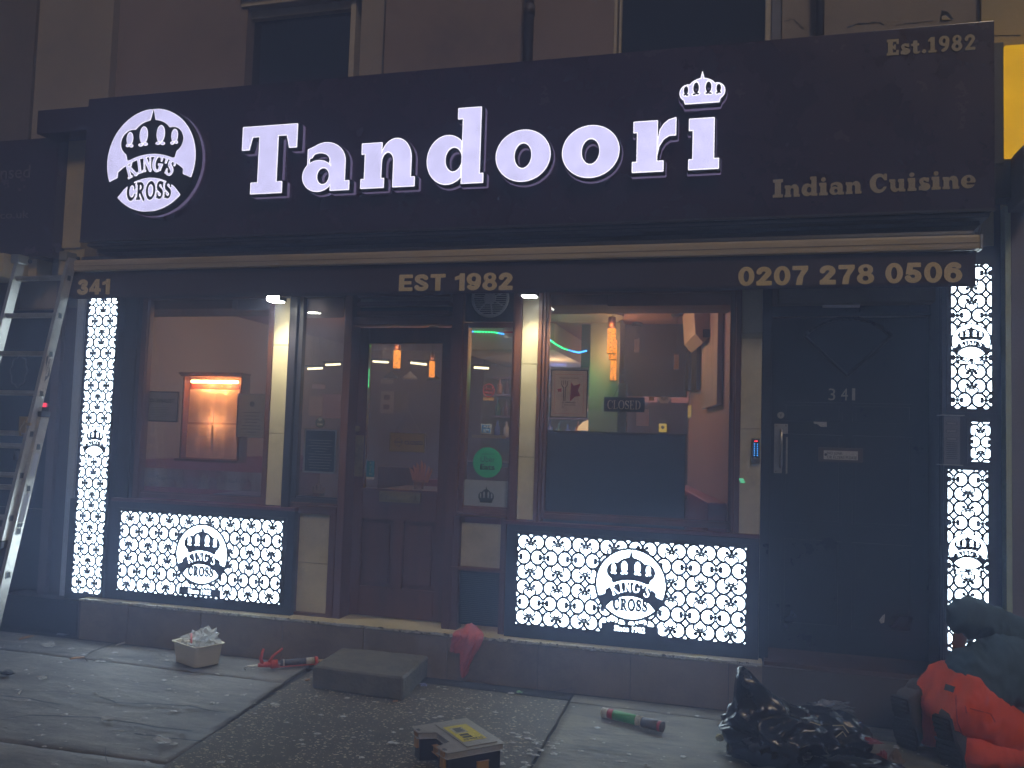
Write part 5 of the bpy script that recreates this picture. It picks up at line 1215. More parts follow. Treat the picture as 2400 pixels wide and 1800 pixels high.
flat('glass_shelf', 'short white shelf behind the narrow bar window', 'shelf', c5, (846, 1157, 1042, 1184), .09, white, .08)
x, z = U(*c5(947, 1338), .046); o = thing('delivery_sticker', 'large round green sticker reading Uber Eats low on the narrow window', 'sticker', (x, .046, z))
bm = bmw(); tube(bm, [(x, .0455, z), (x, .048, z)], .0995, 48); obj('disc', bm, mat('green_sticker', (.02, .34, .14), .45), o)
text('lettering', 'ORDER WITH', x-.045, x+.045, z+.05, z+.059, .0448, inkdark, o, .0, .0005); text('lettering', 'Uber', x-.048, x+.052, z+.002, z+.040, .0448, inkdark, o, .0, .0005); text('lettering', 'Eats', x-.048, x+.052, z-.048, z-.010, .0448, inkdark, o, .02, .0005)
o, a, b, c, d = flat('frosted_film', 'grey frosted film with a dark crown at the foot of the narrow bar window', 'window film', c5, (795, 1448, 1085, 1636), .0465, frost, .002)
cut('crown_mark', tr(crown(), (a+b)/2+.0, c+.028, .076, .115), a, b, c, d, .003, .0005, .0458, blackcard, o)
# right window
o, a, b, c, d = flat('award_poster', 'white award poster with red star and fork hanging in the right window', 'poster', c5, (1366, 742, 1586, 1045), .08, paper('poster_paper', (.78, .74, .66), .6, var=.12), .003, frame=blackplastic, fw=.006)
bx('hanger_bar', silver, o, a-.004, b+.006, .066, .084, d+.008, d+.02, bev=.002)
cx, cz = (a+b)/2, (c+d)/2
star = [(cx+.012, cz+.075), (cx+.03, cz+.052), (cx+.075, cz+.066), (cx+.058, cz+.022), (cx+.075, cz-.014), (cx+.04, cz-.018), (cx+.008, cz-.05)]
bm = bmw(); prism(bm, star[::-1], .0785, .0795); prism(bm, [(cx-.078, cz+.028), (cx-.05, cz+.034), (cx-.05, cz+.012), (cx-.072, cz+.012)][::-1], .0785, .0795); obj('red_star', bm, mat('poster_red', (.55, .02, .05), .5), o)
bm = bmw()
for k in range(4): tube(bm, [(cx-.05+k*.013, .078, cz+.085), (cx-.05+k*.013, .078, cz+.058)], .0022, 5)
tube(bm, [(cx-.05, .078, cz+.058), (cx-.042, .078, cz+.045), (cx-.036, .078, cz+.04), (cx-.036, .078, cz-.048)], .003, 5); tube(bm, [(cx-.011, .078, cz+.058), (cx-.019, .078, cz+.045), (cx-.025, .078, cz+.04), (cx-.025, .078, cz-.048)], .003, 5)
obj('fork', bm, inkdark, o)
bm = bmw(); q = [(a+.02, c+.02), (b-.02, c+.02), (b-.02, d-.025), (a+.02, d-.025)]
for p, r_ in zip(q, q[1:]+q[:1]): tube(bm, [(p[0], .0788, p[1]), (r_[0], .0788, r_[1])], .001, 4)
obj('border', bm, MATS['poster_red'], o)
text('lettering', 'Kings Cross Tandoori', cx-.062, cx+.062, d-.055, d-.042, .0785, inkdark, o, .0, .0005)
text('lettering', 'RECOMMENDED', cx-.045, cx+.045, c+.088, c+.098, .0785, inkdark, o, .02, .0005); text('lettering', 'ON RESTAURANT GURU\n2025', cx-.045, cx+.045, c+.06, c+.082, .0785, inkdark, o, .0, .0005)
o, a, b, c, d = flat('closed_sign', 'black hanging sign with cream serif letters reading CLOSED in the right window', 'sign', c5, (1703, 913, 1964, 1013), .10, blackcard, .006)
L = {'L': (lambda: (un(sbox(.1, .24, 0, 1), serif(.17, 0), serif(.17, .94), sbox(.1, .6, 0, .05), sbox(.54, .6, 0, .25)), .66)), 'E': (lambda: (un(sbox(.1, .24, 0, 1), serif(.17, 0), serif(.17, .94), sbox(.1, .6, 0, .05), sbox(.54, .6, 0, .22), sbox(.1, .58, .95, 1), sbox(.52, .58, .8, 1), sbox(.2, .46, .48, .53), sbox(.42, .46, .4, .62)), .68)),
     'D': (lambda: (sub(un(inter(sell(.3, .5, .48, .5), sbox(.1, 1, 0, 1)), serif(.17, 0), serif(.17, .94)), inter(sell(.28, .5, .34, .45), sbox(.24, 1, .05, .95))), .82))}
SER.update(L)
W_, tot = serif_word('CLOSED', .06); s_ = (b-a-.045)/tot; hh = (d-c)*.6
for g_, x_, wd in W_: cut('letter', tr(g_, a+.022+x_*s_, c+(d-c)*.18, s_, hh), a+.018+x_*s_, a+.026+(x_+wd)*s_, c, d, .0016, .001, .0985, paperbeige, o)
bm = bmw(); xm, zm = U(*c5(1836, 765), .1); tube(bm, [(a+.06, .10, d), (xm, .10, zm), (b-.06, .10, d)], .0016, 5); obj('string', bm, mat('string', (.3, .25, .18), .8), o)
bm = bmw(); disc(bm, (xm, .08, zm+.012), .02, n=16, h=.008); obj('suction_hook', bm, glass('clear_plastic', refl=.3, smear=.25), o)
# keypad, green sticker
x0, z1 = U(*(1600+449/2.765, 600+1180/2.765), -.02); x1, z0 = U(*(1600+500/2.765, 600+1345/2.765), -.02)
o = tag(bx('keypad', mat('keypad_metal', (.2, .2, .21), .4, .6), None, x0, x1, -.028, -.0065, z0, z1, bev=.004), 'slim metal entry keypad with blue keys and red light on the tiled pier', 'keypad')
bx('key_plate', blackplastic, o, x0+.006, x1-.006, -.0295, -.0282, z0+.035, z1-.008); bx('red_light', lightmat('led_red', (1, .02, .03), 3), o, x0+.014, x1-.014, -.031, -.0296, z1-.02, z1-.016)
blu = lightmat('key_blue', (.05, .35, 1), 1.3)
for r_ in range(6):
    for c_ in (0, 1):
        xx, zz = x0+.015+c_*(x1-x0-.03), z1-.035-r_*.0135; bx('key', blu, o, xx-.003, xx+.003, -.0306, -.0297, zz-.0025, zz+.0025)
bm = bmw(); disc(bm, ((x0+x1)/2, -.0285, z0+.018), .009, n=16, h=.004); obj('button', bm, mat('keypad_button', (.12, .12, .13), .4), o)
x, z = U(1600+385/2.765, 600+1455/2.765, -.0075); o = tag(bx('sticker', lightmat('glow_sticker', (.12, .6, .3), .55), None, x-.018, x+.010, -.0085, -.0065, z-.002, z+.012), 'small torn green sticker on the tiled pier below the keypad', 'sticker'); bx('scrap', MATS['glow_sticker'], o, x-.01, x+.018, -.0085, -.0065, z-.014, z-.004)  # sticker given its own green glow, though it is no lamp
# grey intercom and extractor vent
x0, z1 = U(1600+1690/2.765, 600+1035/2.765, -.08); x1, z0 = U(1600+1797/2.765, 600+1352/2.765, -.08)
o = tag(bx('intercom', mat('intercom_metal', (.20, .2, .23), .45, .5), None, x0, x1, -.085, .0, z0, z1, bev=.003), 'tall grey door intercom with three call buttons between door and lit panels', 'intercom')
bx('hood', silver, o, x0-.02, x1+.02, -.10, .0, z1+.001, z1+.006); bx('hood', silver, o, x0-.02, x1+.012, -.10, .0, z0-.006, z0-.001)
for k, py in enumerate((1085, 1135, 1185)):
    a, zz = U(1600+1742/2.765, 600+py/2.765, -.086); q = bx('button', mat('button_grey', (.12, .12, .14), .5) if 'button_grey' not in MATS else MATS['button_grey'], o, a-.030, a+.030, -.089, -.0855, zz-.010, zz+.010, bev=.001); bx('label_slot', mat('slot_grey', (.25, .25, .28), .5) if 'slot_grey' not in MATS else MATS['slot_grey'], q, a-.022, a+.022, -.0905, -.0893, zz-.005, zz+.005)
bm = bmw(); a = (x0+x1)/2
for k in range(9): zz = z0+.03+k*.011; box(bm, a-.028, a+.028, -.0865, -.0853, zz, zz+.004)
obj('speaker_slots', bm, blackplastic, o)
x0, z1 = U(1777*K, 618*K, .2); x1, z0 = U(1858*K, 664*K, .2)
o = tag(bx('extractor_vent', mat('vent_plastic', (.8, .8, .82), .5), None, x0, x1, .195, .22, z0, z0+.165, bev=.008), 'square white extractor vent with slatted face above the black door', 'vent'); x0 += .022; x1 -= .022
bx('recess', blackplastic, o, x0, x1, .1925, .1945, z0+.022, z0+.145)
for k in range(7): bx('slat', MATS['vent_plastic'], o, x0, x1, .186, .192, z0+.027+k*.0165, z0+.031+k*.0165)
for xx in (x0+.04, x1-.04): bx('bar', MATS['vent_plastic'], o, xx-.002, xx+.002, .184, .1855, z0+.022, z0+.145)
# small camera and cable at the end of the fascia
x, z = U(1600+1900/2.765, 1475/2.765, -.1)
o = thing('junction_box', 'small metal box hanging under the end of the fascia', 'junction box', (x, -.1, z)); bx('case', silver, o, x-.014, x+.014, -.12, -.09, z-.01, z+.015); bx('drop', metal, o, x-.008, x+.008, -.115, -.1, z-.026, z-.011)
bm = bmw(); x2, z2 = U(1600+1932/2.765, 1380/2.765, -.1); x3, z3 = U(1600+1920/2.765, 1530/2.765, -.1); tube(bm, [(x2, -.1, z2), (x2+.002, -.1, (z2+z3)/2), (x3, -.1, z3)], .002, 5); obj('cable', bm, metal, o)
# ------------------------------------------------------------------ extension ladder
LD = thing('ladder', 'aluminium extension ladder leaning on the awning bar at the left end of the shopfront', 'ladder', (-4.87, -.86, 0))
def LY(z, off=0): return -.345-(2.70-z)*.215+off
def rail(name, x, z0, z1, off, w=.024, d=.072, par=LD, m=alu):
    bm = bmw()
    for (dx0, dx1, dy0, dy1) in ((0, .004, 0, d), (-w+.0, 0, 0, .004), (-w+.0, 0, d-.004, d)):
        v = [bm.verts.new((x+(dx1 if a else dx0), LY(z, off)+(dy1 if b else dy0)-d/2, z)) for z in (z0, z1) for b in (0, 1) for a in (0, 1)]
        for f in ((0, 2, 3, 1), (4, 5, 7, 6), (0, 1, 5, 4), (2, 6, 7, 3), (0, 4, 6, 2), (1, 3, 7, 5)): bm.faces.new([v[i] for i in f])
    return obj(name, bm, m, par)
r1 = rail('rail', -4.63, .75, 2.70, 0); r2 = rail('rail', -5.08, .75, 2.70, 0)
r3 = rail('rail', -4.60, .02, 1.56, .05); r4 = rail('rail', -5.115, .02, 1.56, .05)
def rungs(x0, x1, zs, off):
    for z in zs:
        bm = bmw(); y = LY(z, off); tube(bm, [(x0, y, z), (x1, y, z)], .017, 8); box(bm, x0, x1, y-.024, y+.012, z+.006, z+.018); obj('rung', bm, alu, LD, bev=.0015)
rungs(-5.078, -4.632, [2.552-.277*i for i in range(7)], 0); rungs(-5.11, -4.604, [.25, .527, .804, 1.081, 1.358], .05)
bm = bmw()
for xr, off, zs in ((-4.6255, 0, [2.552-.277*i for i in range(7)]), (-4.5955, .05, [.25, .527, .804, 1.081, 1.358])):
    for z in zs:
        y = LY(z, off); box(bm, xr, xr+.0015, y-.014, y+.014, z-.018, z+.018)
obj('rung_socket', bm, blackplastic, LD)['kind'] = 'stuff'
bm = bmw()
for xr, off, zs in ((-4.6258, 0, [2.552-.277*i for i in range(7)]), (-4.5958, .05, [.25, .527, .804, 1.081, 1.358])):
    for z in zs:
        y = LY(z, off); q = [(y-.018, z-.022), (y+.018, z-.022), (y+.018, z+.022), (y-.018, z+.022)]
        for p, s_ in zip(q, q[1:]+q[:1]): tube(bm, [(xr+.001, p[0], p[1]), (xr+.001, s_[0], s_[1])], .0022, 4)
obj('socket_rim', bm, silver, LD)['kind'] = 'stuff'
for x, z in ((-5.08, 2.70), (-4.66, 2.71)):
    bm = bmw(); box(bm, x-.05, x+.02, LY(z)-.05, LY(z)+.045, z-.03, z+.035); o = obj('end_cap', bm, metal if x < -5 else mat('clear_cap', (.3, .28, .2), .3, .4), LD, bev=.008)
    bm = bmw(); tube(bm, [(x-.04, LY(z)+.05, z), (x+.03, LY(z)+.05, z)], .016, 10); obj('roller', bm, blackplastic, LD)
bx('rail_cap', blackplastic, LD, -4.627, -4.592, LY(1.57, .05)-.04, LY(1.57, .05)+.04, 1.562, 1.60, bev=.008); bx('rail_cap', blackplastic, LD, -4.66, -4.624, LY(.74)-.04, LY(.74)+.04, .70, .748, bev=.006)
# latch, stickers and maker's plate
bm = bmw(); z = 1.50
box(bm, -4.70, -4.645, LY(z)-.05, LY(z)-.03, z-.05, z+.06); box(bm, -4.69, -4.60, LY(z)-.06, LY(z)-.045, z+.0, z+.02); tube(bm, [(-4.67, LY(z)-.06, z-.07), (-4.67, LY(z)-.07, z-.02), (-4.63, LY(z)-.06, z+.05)], .007, 6)
obj('latch', bm, mat('yellowed_zinc', (.6, .42, .16), .3, .8), LD, bev=.002)
bm = bmw(); z = 1.30; tube(bm, [(-4.66, LY(z)-.05, z+.03), (-4.66, LY(z)-.055, z-.03)], .015, 8); obj('latch_spring', bm, blackplastic, LD)
def plate_on(x, za, zb, m, off, nm, hw=.022):
    bm = bmw(); P = [(LY(za, off)-hw, za), (LY(za, off)+hw, za), (LY(zb, off)+hw, zb), (LY(zb, off)-hw, zb)]
    f = bm.faces.new([bm.verts.new((x, a, b)) for a, b in P]); return obj(nm, bm, m, LD)
plate_on(-4.5938, 1.16, 1.345-.03, MATS['pale_sheet'], .05, 'label'); plate_on(-4.5938, .86, 1.05, MATS['pale_sheet'], .05, 'label'); plate_on(-4.5936, .83, .855, inkdark, .05, 'label')
bm = bmw(); za, zb = 1.80, 2.02; zm = (za+zb)/2
P = [(LY(za)+.0, za), (LY(zm)+.018, za+.05), (LY(zm)+.02, zb-.05), (LY(zb), zb), (LY(zm)-.02, zb-.05), (LY(zm)-.018, za+.05)]
bm.faces.new([bm.verts.new((-4.6248, a, b)) for a, b in P]); lp = obj('name_plate', bm, inkdark, LD)
P2 = [(LY(z)+d, z) for z, d in ((za+.045, .014), (zb-.045, .014), (zb-.045, -.014), (za+.045, -.014))]
bm = bmw(); bm.faces.new([bm.verts.new((-4.6242, a, b)) for a, b in P2]); obj('plate_inset', bm, alu, LD)
me = textmesh('WERNER', .02); n = len(me.vertices); co = np.empty(n*3, np.float32); me.vertices.foreach_get('co', co); co = co.reshape(-1, 3); lo, hi = co.min(0), co.max(0)
u = (co[:, 0]-lo[0])/(hi[0]-lo[0]); v = (co[:, 1]-lo[1])/(hi[1]-lo[1]); zz = za+.055+u*(zb-za-.11)
me.vertices.foreach_set('co', np.stack([np.full(n, -4.6237), -.345-(2.70-zz)*.215+.009-v*.018, zz], 1).astype(np.float32).ravel()); finish('lettering', me, inkdark, LD)
for x in (-4.60, -5.115): bx('foot', blackplastic, LD, x-.03, x+.01, LY(.02, .05)-.05, LY(.02, .05)+.05, .012, .04, bev=.006)

# ------------------------------------------------------------------ stone step
P = [UG(735, 1610-0, 0)]
pts = [(-2.445, -.655), (-1.845, -.700), (-1.885, -.185), (-2.475, -.19)]
bm = bmw(); hprism(bm, pts, .0, .135); bevel(bm, .028, 3)
bmesh.ops.subdivide_edges(bm, edges=bm.edges, cuts=7, use_grid_fill=True)
for v in bm.verts:
    n_ = noise.noise_vector(v.co*9); v.co += n_*.006+noise.noise_vector(v.co*30)*.002
tag(obj('stone_step', bm, stepm, smooth=True), 'worn dark stone step on the pavement in front of the entrance door', 'step')

# ------------------------------------------------------------------ white tray with plastic bags
TR = thing('plastic_tray', 'off-white rectangular plastic tub on the paving holding clear plastic bags', 'plastic tub', (-3.35, -.5, 0))
def G2(x, y, z=0): return UG(x*K, y*K, z)
cx, cy = -3.375, -.44; ang = R(-24); ca, sa_ = math.cos(ang), math.sin(ang)
def loc(x, y): return (cx+x*ca-y*sa_, cy+x*sa_+y*ca)
bm = bmw(); hb = .135
def ring_(w, d, z, r_=.03):
    out = []
    for sx, sy, a0 in ((1, 1, 0), (-1, 1, 90), (-1, -1, 180), (1, -1, 270)):
        for k in range(5):
            a = R(a0+k*22.5); out.append(bm.verts.new((*loc(sx*(w-r_)+r_*math.cos(a), sy*(d-r_)+r_*math.sin(a)), z)))
    return out
rs = [ring_(.128, .088, .012), ring_(.142, .100, hb), ring_(.152, .110, hb+.002), ring_(.152, .110, hb+.008), ring_(.138, .096, hb+.006), ring_(.124, .084, .018)]
for a, b in zip(rs, rs[1:]):
    for i in range(20): bm.faces.new((a[i], a[(i+1) % 20], b[(i+1) % 20], b[i]))
bm.faces.new(rs[0][::-1]); bm.faces.new(rs[-1])
obj('tub', bm, mat('tub_plastic', (.55, .50, .38), .4, var=.06, vs=6, dirt=.15), TR, smooth=False)
def crumple(name, c, size, m, seed, parent=None, label=None, cat=None, flat_=.6, sub_=3, amp=.6, group=None):
    bm = bmw(); bmesh.ops.create_icosphere(bm, subdivisions=sub_, radius=1)
    for v in bm.verts:
        d = v.co.normalized(); k = 1+amp*(abs(noise.noise(d*2.1+Vector((seed, 0, 0))))-.3)*1.6+amp*.5*noise.noise(d*5+Vector((0, seed, 0)))
        v.co = Vector((d.x*size[0]*k, d.y*size[1]*k, d.z*size[2]*k))+Vector(c)
        if v.co.z < c[2]-size[2]*flat_: v.co.z = c[2]-size[2]*flat_
    o = obj(name, bm, m, parent)
    if label: tag(o, label, cat, group)
    return o
film = bpy.data.materials.new('clear_film'); film.use_nodes = True; N = film.node_tree.nodes; Lk = film.node_tree.links
b_ = N['Principled BSDF']; b_.inputs['Base Color'].default_value = (.75, .8, .82, 1); b_.inputs['Roughness'].default_value = .12; b_.inputs['Alpha'].default_value = .42; b_.inputs['Specular IOR Level'].default_value = .9
crumple('plastic_bag', (*loc(-.05, .01), .145), (.09, .07, .05), film, 1, label='clear plastic bag crumpled at the near end of the off-white tub', cat='plastic bag'); 
crumple('plastic_bag', (*loc(.06, .02), .165), (.075, .07, .065), film, 5, label='clear plastic bag standing up at the far end of the off-white tub', cat='plastic bag', amp=.9)
bm = bmw(); a = loc(-.055, -.02); b2 = loc(.02, -.06); tube(bm, [(a[0], a[1], .185), ((a[0]+b2[0])/2, (a[1]+b2[1])/2, .165), (b2[0], b2[1], .148)], .006, 6)
tag(obj('red_marker', bm, mat('red_plastic', (.5, .03, .02), .4)), 'thin red pen lying across the bags in the tub', 'pen')

# ------------------------------------------------------------------ sealant gun with cartridge
SG = thing('sealant_gun', 'red skeleton sealant gun loaded with a dark cartridge, lying by the stone step', 'sealant gun', (-2.85, -.3, 0))
red2 = mat('orange_red_paint', (.62, .07, .03), .4)
xa, ya = UG(606*K, 1435*K, .03); xb, yb = UG(686*K, 1429*K, .03); A = Vector((xa, ya, .035)); B = Vector((xb, yb, .035)); dr = (B-A).normalized(); sd = Vector((-dr.y, dr.x, 0)); ln = (B-A).length
bm = bmw()
tube(bm, [A-dr*.02+sd*.022+Vector((0, 0, -.015)), B+sd*.022+Vector((0, 0, -.015))], .004, 6); tube(bm, [A-dr*.02-sd*.022+Vector((0, 0, -.015)), B-sd*.022+Vector((0, 0, -.015))], .004, 6)
tube(bm, [B-dr*.02, B], .028, 14); tube(bm, [A-dr*.14, A-dr*.06], [.012, .02], 8); tube(bm, [A-dr*.06, A-dr*.02], .028, 14)
obj('cradle', bm, red2, SG)
bm = bmw(); tube(bm, [A, B-dr*.02], .024, 18); obj('cartridge', bm, mat('cartridge_dark', (.06, .05, .05), .4, var=.6, vs=30), SG)
bm = bmw(); tube(bm, [A+dr*.012, A+dr*.022], .0255, 18); tube(bm, [A+dr*(ln-.075), A+dr*(ln-.025)], .0247, 18); obj('cartridge_band', bm, white, SG)
bm = bmw(); tube(bm, [A+dr*(ln-.02), A+dr*(ln-.0)], .0262, 18); obj('red_cap', bm, red2, SG)
bm = bmw(); tube(bm, [A+dr*(ln+.001), A+dr*(ln+.05)], [.009, .004], 10); obj('nozzle', bm, mat('nozzle', (.6, .45, .25), .5), SG)
bm = bmw(); tube(bm, [A, A-dr*.2, A-dr*.225+Vector((0, 0, -.012)), A-dr*.21+Vector((0, 0, -.025))], .004, 6); obj('rod', bm, silver, SG)
bm = bmw(); q = A-dr*.11
tube(bm, [q, q+Vector((0, 0, .04))-dr*.015, q+Vector((0, 0, .10))+dr*.0], [.012, .011, .008], 8); tube(bm, [q+dr*.03, q+dr*.06+Vector((0, 0, .05)), q+dr*.12+Vector((0, 0, .095))], [.010, .009, .007], 8)
obj('handle', bm, red2, SG)

# ------------------------------------------------------------------ pink cloth over the ledge
bm = bmw(); nu, nv = 26, 22; gr = []
x0 = -1.655
for j in range(nv+1):
    v_ = j/nv; row = []
    for i in range(nu+1):
        u_ = i/nu-.5
        if v_ < .28:     # on the ledge
            t_ = v_/.28; wdt = .20*(.55+.45*t_); y = -.02-.11*t_; z = Zp+.012+.06*math.sin(t_*2.6)*(.6+.4*math.cos(u_*7))+.018*noise.noise(Vector((u_*9, v_*14, 1)))
        else:
            t_ = (v_-.28)/.72; q_ = min(1, max(0, (u_+.12)/.2)); q_ = q_*q_*(3-2*q_); Lu = .12+.15*q_-.06*max(0, u_-.3)*4
            wdt = .20*(1-.30*t_-.25*t_*q_); y = -.150-.020*abs(math.sin(u_*11+t_*1.5))-.010*math.sin(u_*23); z = Zp+.02-t_*Lu
        x = x0+u_*wdt+.02*math.sin(v_*5)+.012*noise.noise(Vector((u_*5, v_*6, 9)))
        y += .012*noise.noise(Vector((u_*8, v_*5, 3)))*(-1 if v_ > .28 else 0)
        row.append(bm.verts.new((x, min(y, -.142) if v_ >= .28 else y, z)))
    gr.append(row)
for a, b in zip(gr, gr[1:]):
    for i in range(nu): f = bm.faces.new((a[i], a[i+1], b[i+1], b[i])); f.smooth = True
o = tag(obj('cloth', bm, mat('pink_cloth', (.50, .13, .15), .9, var=.2, vs=30, bump=.3, bs=300)), 'pink cleaning cloth hanging over the tiled ledge right of the door', 'cloth')
md = o.modifiers.new('s', 'SOLIDIFY'); md.thickness = .005; md = o.modifiers.new('ss', 'SUBSURF'); md.levels = 1; md.render_levels = 1

# ------------------------------------------------------------------ silicone cartridge and a second can
def cyl_thing(name, label, cat, pa, pb, r_, bands):
    xa, ya = UG(pa[0]*K, pa[1]*K, r_); xb, yb = UG(pb[0]*K, pb[1]*K, r_); A = Vector((xa, ya, r_+.006)); B = Vector((xb, yb, r_+.006)); d = B-A
    t = thing(name, label, cat, (xa, ya, 0))
    for s0, s1, k, m, nm in bands:
        bm = bmw(); tube(bm, [A+d*s0, A+d*s1], r_*k, 24); obj(nm, bm, m, t)
    return t, A, B
grn = mat('green_label', (.05, .30, .05), .35, var=.15, vs=20)
t, A, B = cyl_thing('sealant_cartridge', 'green and white silicone cartridge lying on the pavement, its nozzle end touching a grey can', 'cartridge', (1302, 1541), (1383, 1560), .026, [(0, .035, 1.06, white, 'end_cap'), (.036, .16, 1, MATS['white_card'], 'tube'), (.161, .30, 1.003, mat('red_label', (.4, .03, .03), .4), 'red_label'), (.301, .9, 1, grn, 'green_label'), (.901, .96, 1.04, white, 'shoulder'), (.961, 1.02, .5, white, 'collar')])
d = (B-A).normalized(); up_ = Vector((0, -.75, .66)); side = d.cross(up_)
me = textmesh('SILICONE', .02); n = len(me.vertices); co = np.empty(n*3, np.float32); me.vertices.foreach_get('co', co); co = co.reshape(-1, 3); lo, hi = co.min(0), co.max(0); u = (co[:, 0]-lo[0])/(hi[0]-lo[0]); v = (co[:, 1]-lo[1])/(hi[1]-lo[1])
W0 = np.array(A+d*.085)[None]+u[:, None]*np.array(d)[None]*.085; th = (v-.5)*.7
e1 = np.array(up_); e2 = np.array(d.cross(up_).normalized())*-1
W0 = W0+.0265*(np.cos(th)[:, None]*e1[None]-np.sin(th)[:, None]*e2[None]); me.vertices.foreach_set('co', W0.astype(np.float32).ravel()); finish('lettering', me, white, t)
cyl_thing('spray_can', 'short grey labelled tube with red end beside the green cartridge', 'tube', (1385, 1561), (1432, 1573), .027, [(0, .06, 1.05, white, 'end_cap'), (.061, .8, 1, mat('dark_grey_label', (.10, .09, .09), .4, var=.6, vs=40), 'label'), (.801, .93, 1.003, MATS['red_label'], 'red_label'), (.931, 1, 1.03, MATS['dark_grey_label'], 'base')])

# ------------------------------------------------------------------ organiser case
TB = thing('organiser_case', 'grey lidded tool organiser case with yellow label and amber latches on the pavement', 'tool case', (-1.25, -1.35, 0))
k4 = [UG(*p, .10) for p in ((968, 1717), (1090, 1683), (1204, 1755), (1160, 1792))]
# local frame: origin near hinge-left corner
o0 = Vector((*UG(1092, 1684, .135), 0)); ex = (Vector((*UG(1204, 1757, .135), 0))-o0); ey = Vector((*UG(966, 1716, .135), 0))-o0
exn = ex.normalized(); wx = .37; eyn = Vector((-exn.y, exn.x, 0)); eyn = eyn if eyn.dot(ey) > 0 else -eyn; wy = .29
def tp(u_, v_, z): p = o0+exn*(u_*wx)+eyn*(v_*wy); return (p.x, p.y, z)
def tpoly(pts, z0, z1, m, nm, par=TB, bev=.006):
    bm = bmw(); a = [bm.verts.new(tp(u_, v_, z1)) for u_, v_ in pts]; b = [bm.verts.new(tp(u_, v_, z0)) for u_, v_ in pts]; bm.faces.new(a); bm.faces.new(b[::-1])
    for i in range(len(pts)): bm.faces.new((a[i], a[(i+1) % len(pts)], b[(i+1) % len(pts)], b[i]))
    return obj(nm, bm, m, par, bev=bev)
shape = [(0, 0), (1, 0), (1, .97), (.78, 1), (.70, .72), (.30, .72), (.22, 1), (0, .97)]
ins = lambda s, e: [(.5+(a-.5)*(1-e), .5+(b-.5)*(1-e)) for a, b in s]
tpoly(ins(shape, .05), .008, .105, mat('case_black', (.015, .015, .018), .4), 'base'); LIDm = mat('case_grey', (.33, .33, .31), .42, var=.1, vs=12, dirt=.25)
lid = tpoly(shape, .107, .135, LIDm, 'lid', bev=.008); tpoly(ins([(0, .02), (1, .02), (1, .62), (.0, .62)], .10), .1345, .141, LIDm, 'raised_panel', bev=.003)
yl = tpoly([(.24, .16), (.80, .16), (.80, .58), (.24, .58)], .141, .1425, mat('yellow_label', (.72, .62, .03), .4, var=.15, vs=25), 'yellow_label', bev=0)
tpoly([(.32, .30), (.52, .30), (.52, .52), (.32, .52)], .1427, .1432, mat('label_grey', (.5, .5, .42), .5, var=.4, vs=40), 'picture', bev=0); tpoly([(.56, .34), (.62, .34), (.62, .5), (.56, .5)], .1427, .1432, inkdark, 'icon', bev=0); tpoly([(.64, .34), (.70, .34), (.70, .5), (.64, .5)], .1427, .1432, inkdark, 'icon', bev=0)
for k_ in range(5): tpoly([(.34+k_*.03, .33+.02*(k_ % 2)), (.36+k_*.03, .33+.02*(k_ % 2)), (.36+k_*.03, .48), (.34+k_*.03, .48)], .1434, .1438, inkdark, 'icon', bev=0)
def text_case(body, ua, ub, va, vb, z, m, flipped=True):
    me = textmesh(body, .03); n = len(me.vertices); co = np.empty(n*3, np.float32); me.vertices.foreach_get('co', co); co = co.reshape(-1, 3); lo, hi = co.min(0), co.max(0); u = (co[:, 0]-lo[0])/(hi[0]-lo[0]); v = (co[:, 1]-lo[1])/(hi[1]-lo[1])
    uu, vv = ub-(ub-ua)*u if flipped else ua+(ub-ua)*u, va+(vb-va)*v
    W0 = np.array(o0)[None]+uu[:, None]*np.array(exn*wx)[None]+vv[:, None]*np.array(eyn*wy)[None]; W0[:, 2] = z; me.vertices.foreach_set('co', W0.astype(np.float32).ravel()); finish('lettering', me, m, TB)
text_case('STANLEY', .72, .79, .17, .57, .1133, inkdark) if False else None
me = textmesh('STANLEY', .03); n = len(me.vertices); co = np.empty(n*3, np.float32); me.vertices.foreach_get('co', co); co = co.reshape(-1, 3); lo, hi = co.min(0), co.max(0); u = (co[:, 0]-lo[0])/(hi[0]-lo[0]); v = (co[:, 1]-lo[1])/(hi[1]-lo[1])
W0 = np.array(o0)[None]+(.72+.065*v)[:, None]*np.array(exn*wx)[None]+(.20+.35*u)[:, None]*np.array(eyn*wy)[None]; W0[:, 2] = .1433; me.vertices.foreach_set('co', W0.astype(np.float32).ravel()); finish('lettering', me, inkdark, TB)
am_ = mat('amber_plastic', (.42, .22, .03), .4)
tpoly([(.08, .955), (.18, .955), (.18, 1.0), (.08, 1.0)], .06, .13, am_, 'latch', bev=.003); tpoly([(.84, .955), (.94, .955), (.94, 1.0), (.84, 1.0)], .06, .13, am_, 'latch', bev=.003)
tpoly([(.32, .735), (.68, .735), (.68, .80), (.32, .80)], .05, .08, am_, 'handle', bev=.006)
tpoly([(.97, .25), (1.0, .25), (1.0, .45), (.97, .45)], .03, .07, am_, 'side_grip', bev=.003)
for u_ in (.1, .86): tpoly([(u_, .93), (u_+.06, .93), (u_+.06, .98), (u_, .98)], .1345, .1365, MATS['case_black'], 'hinge_slot', bev=0)

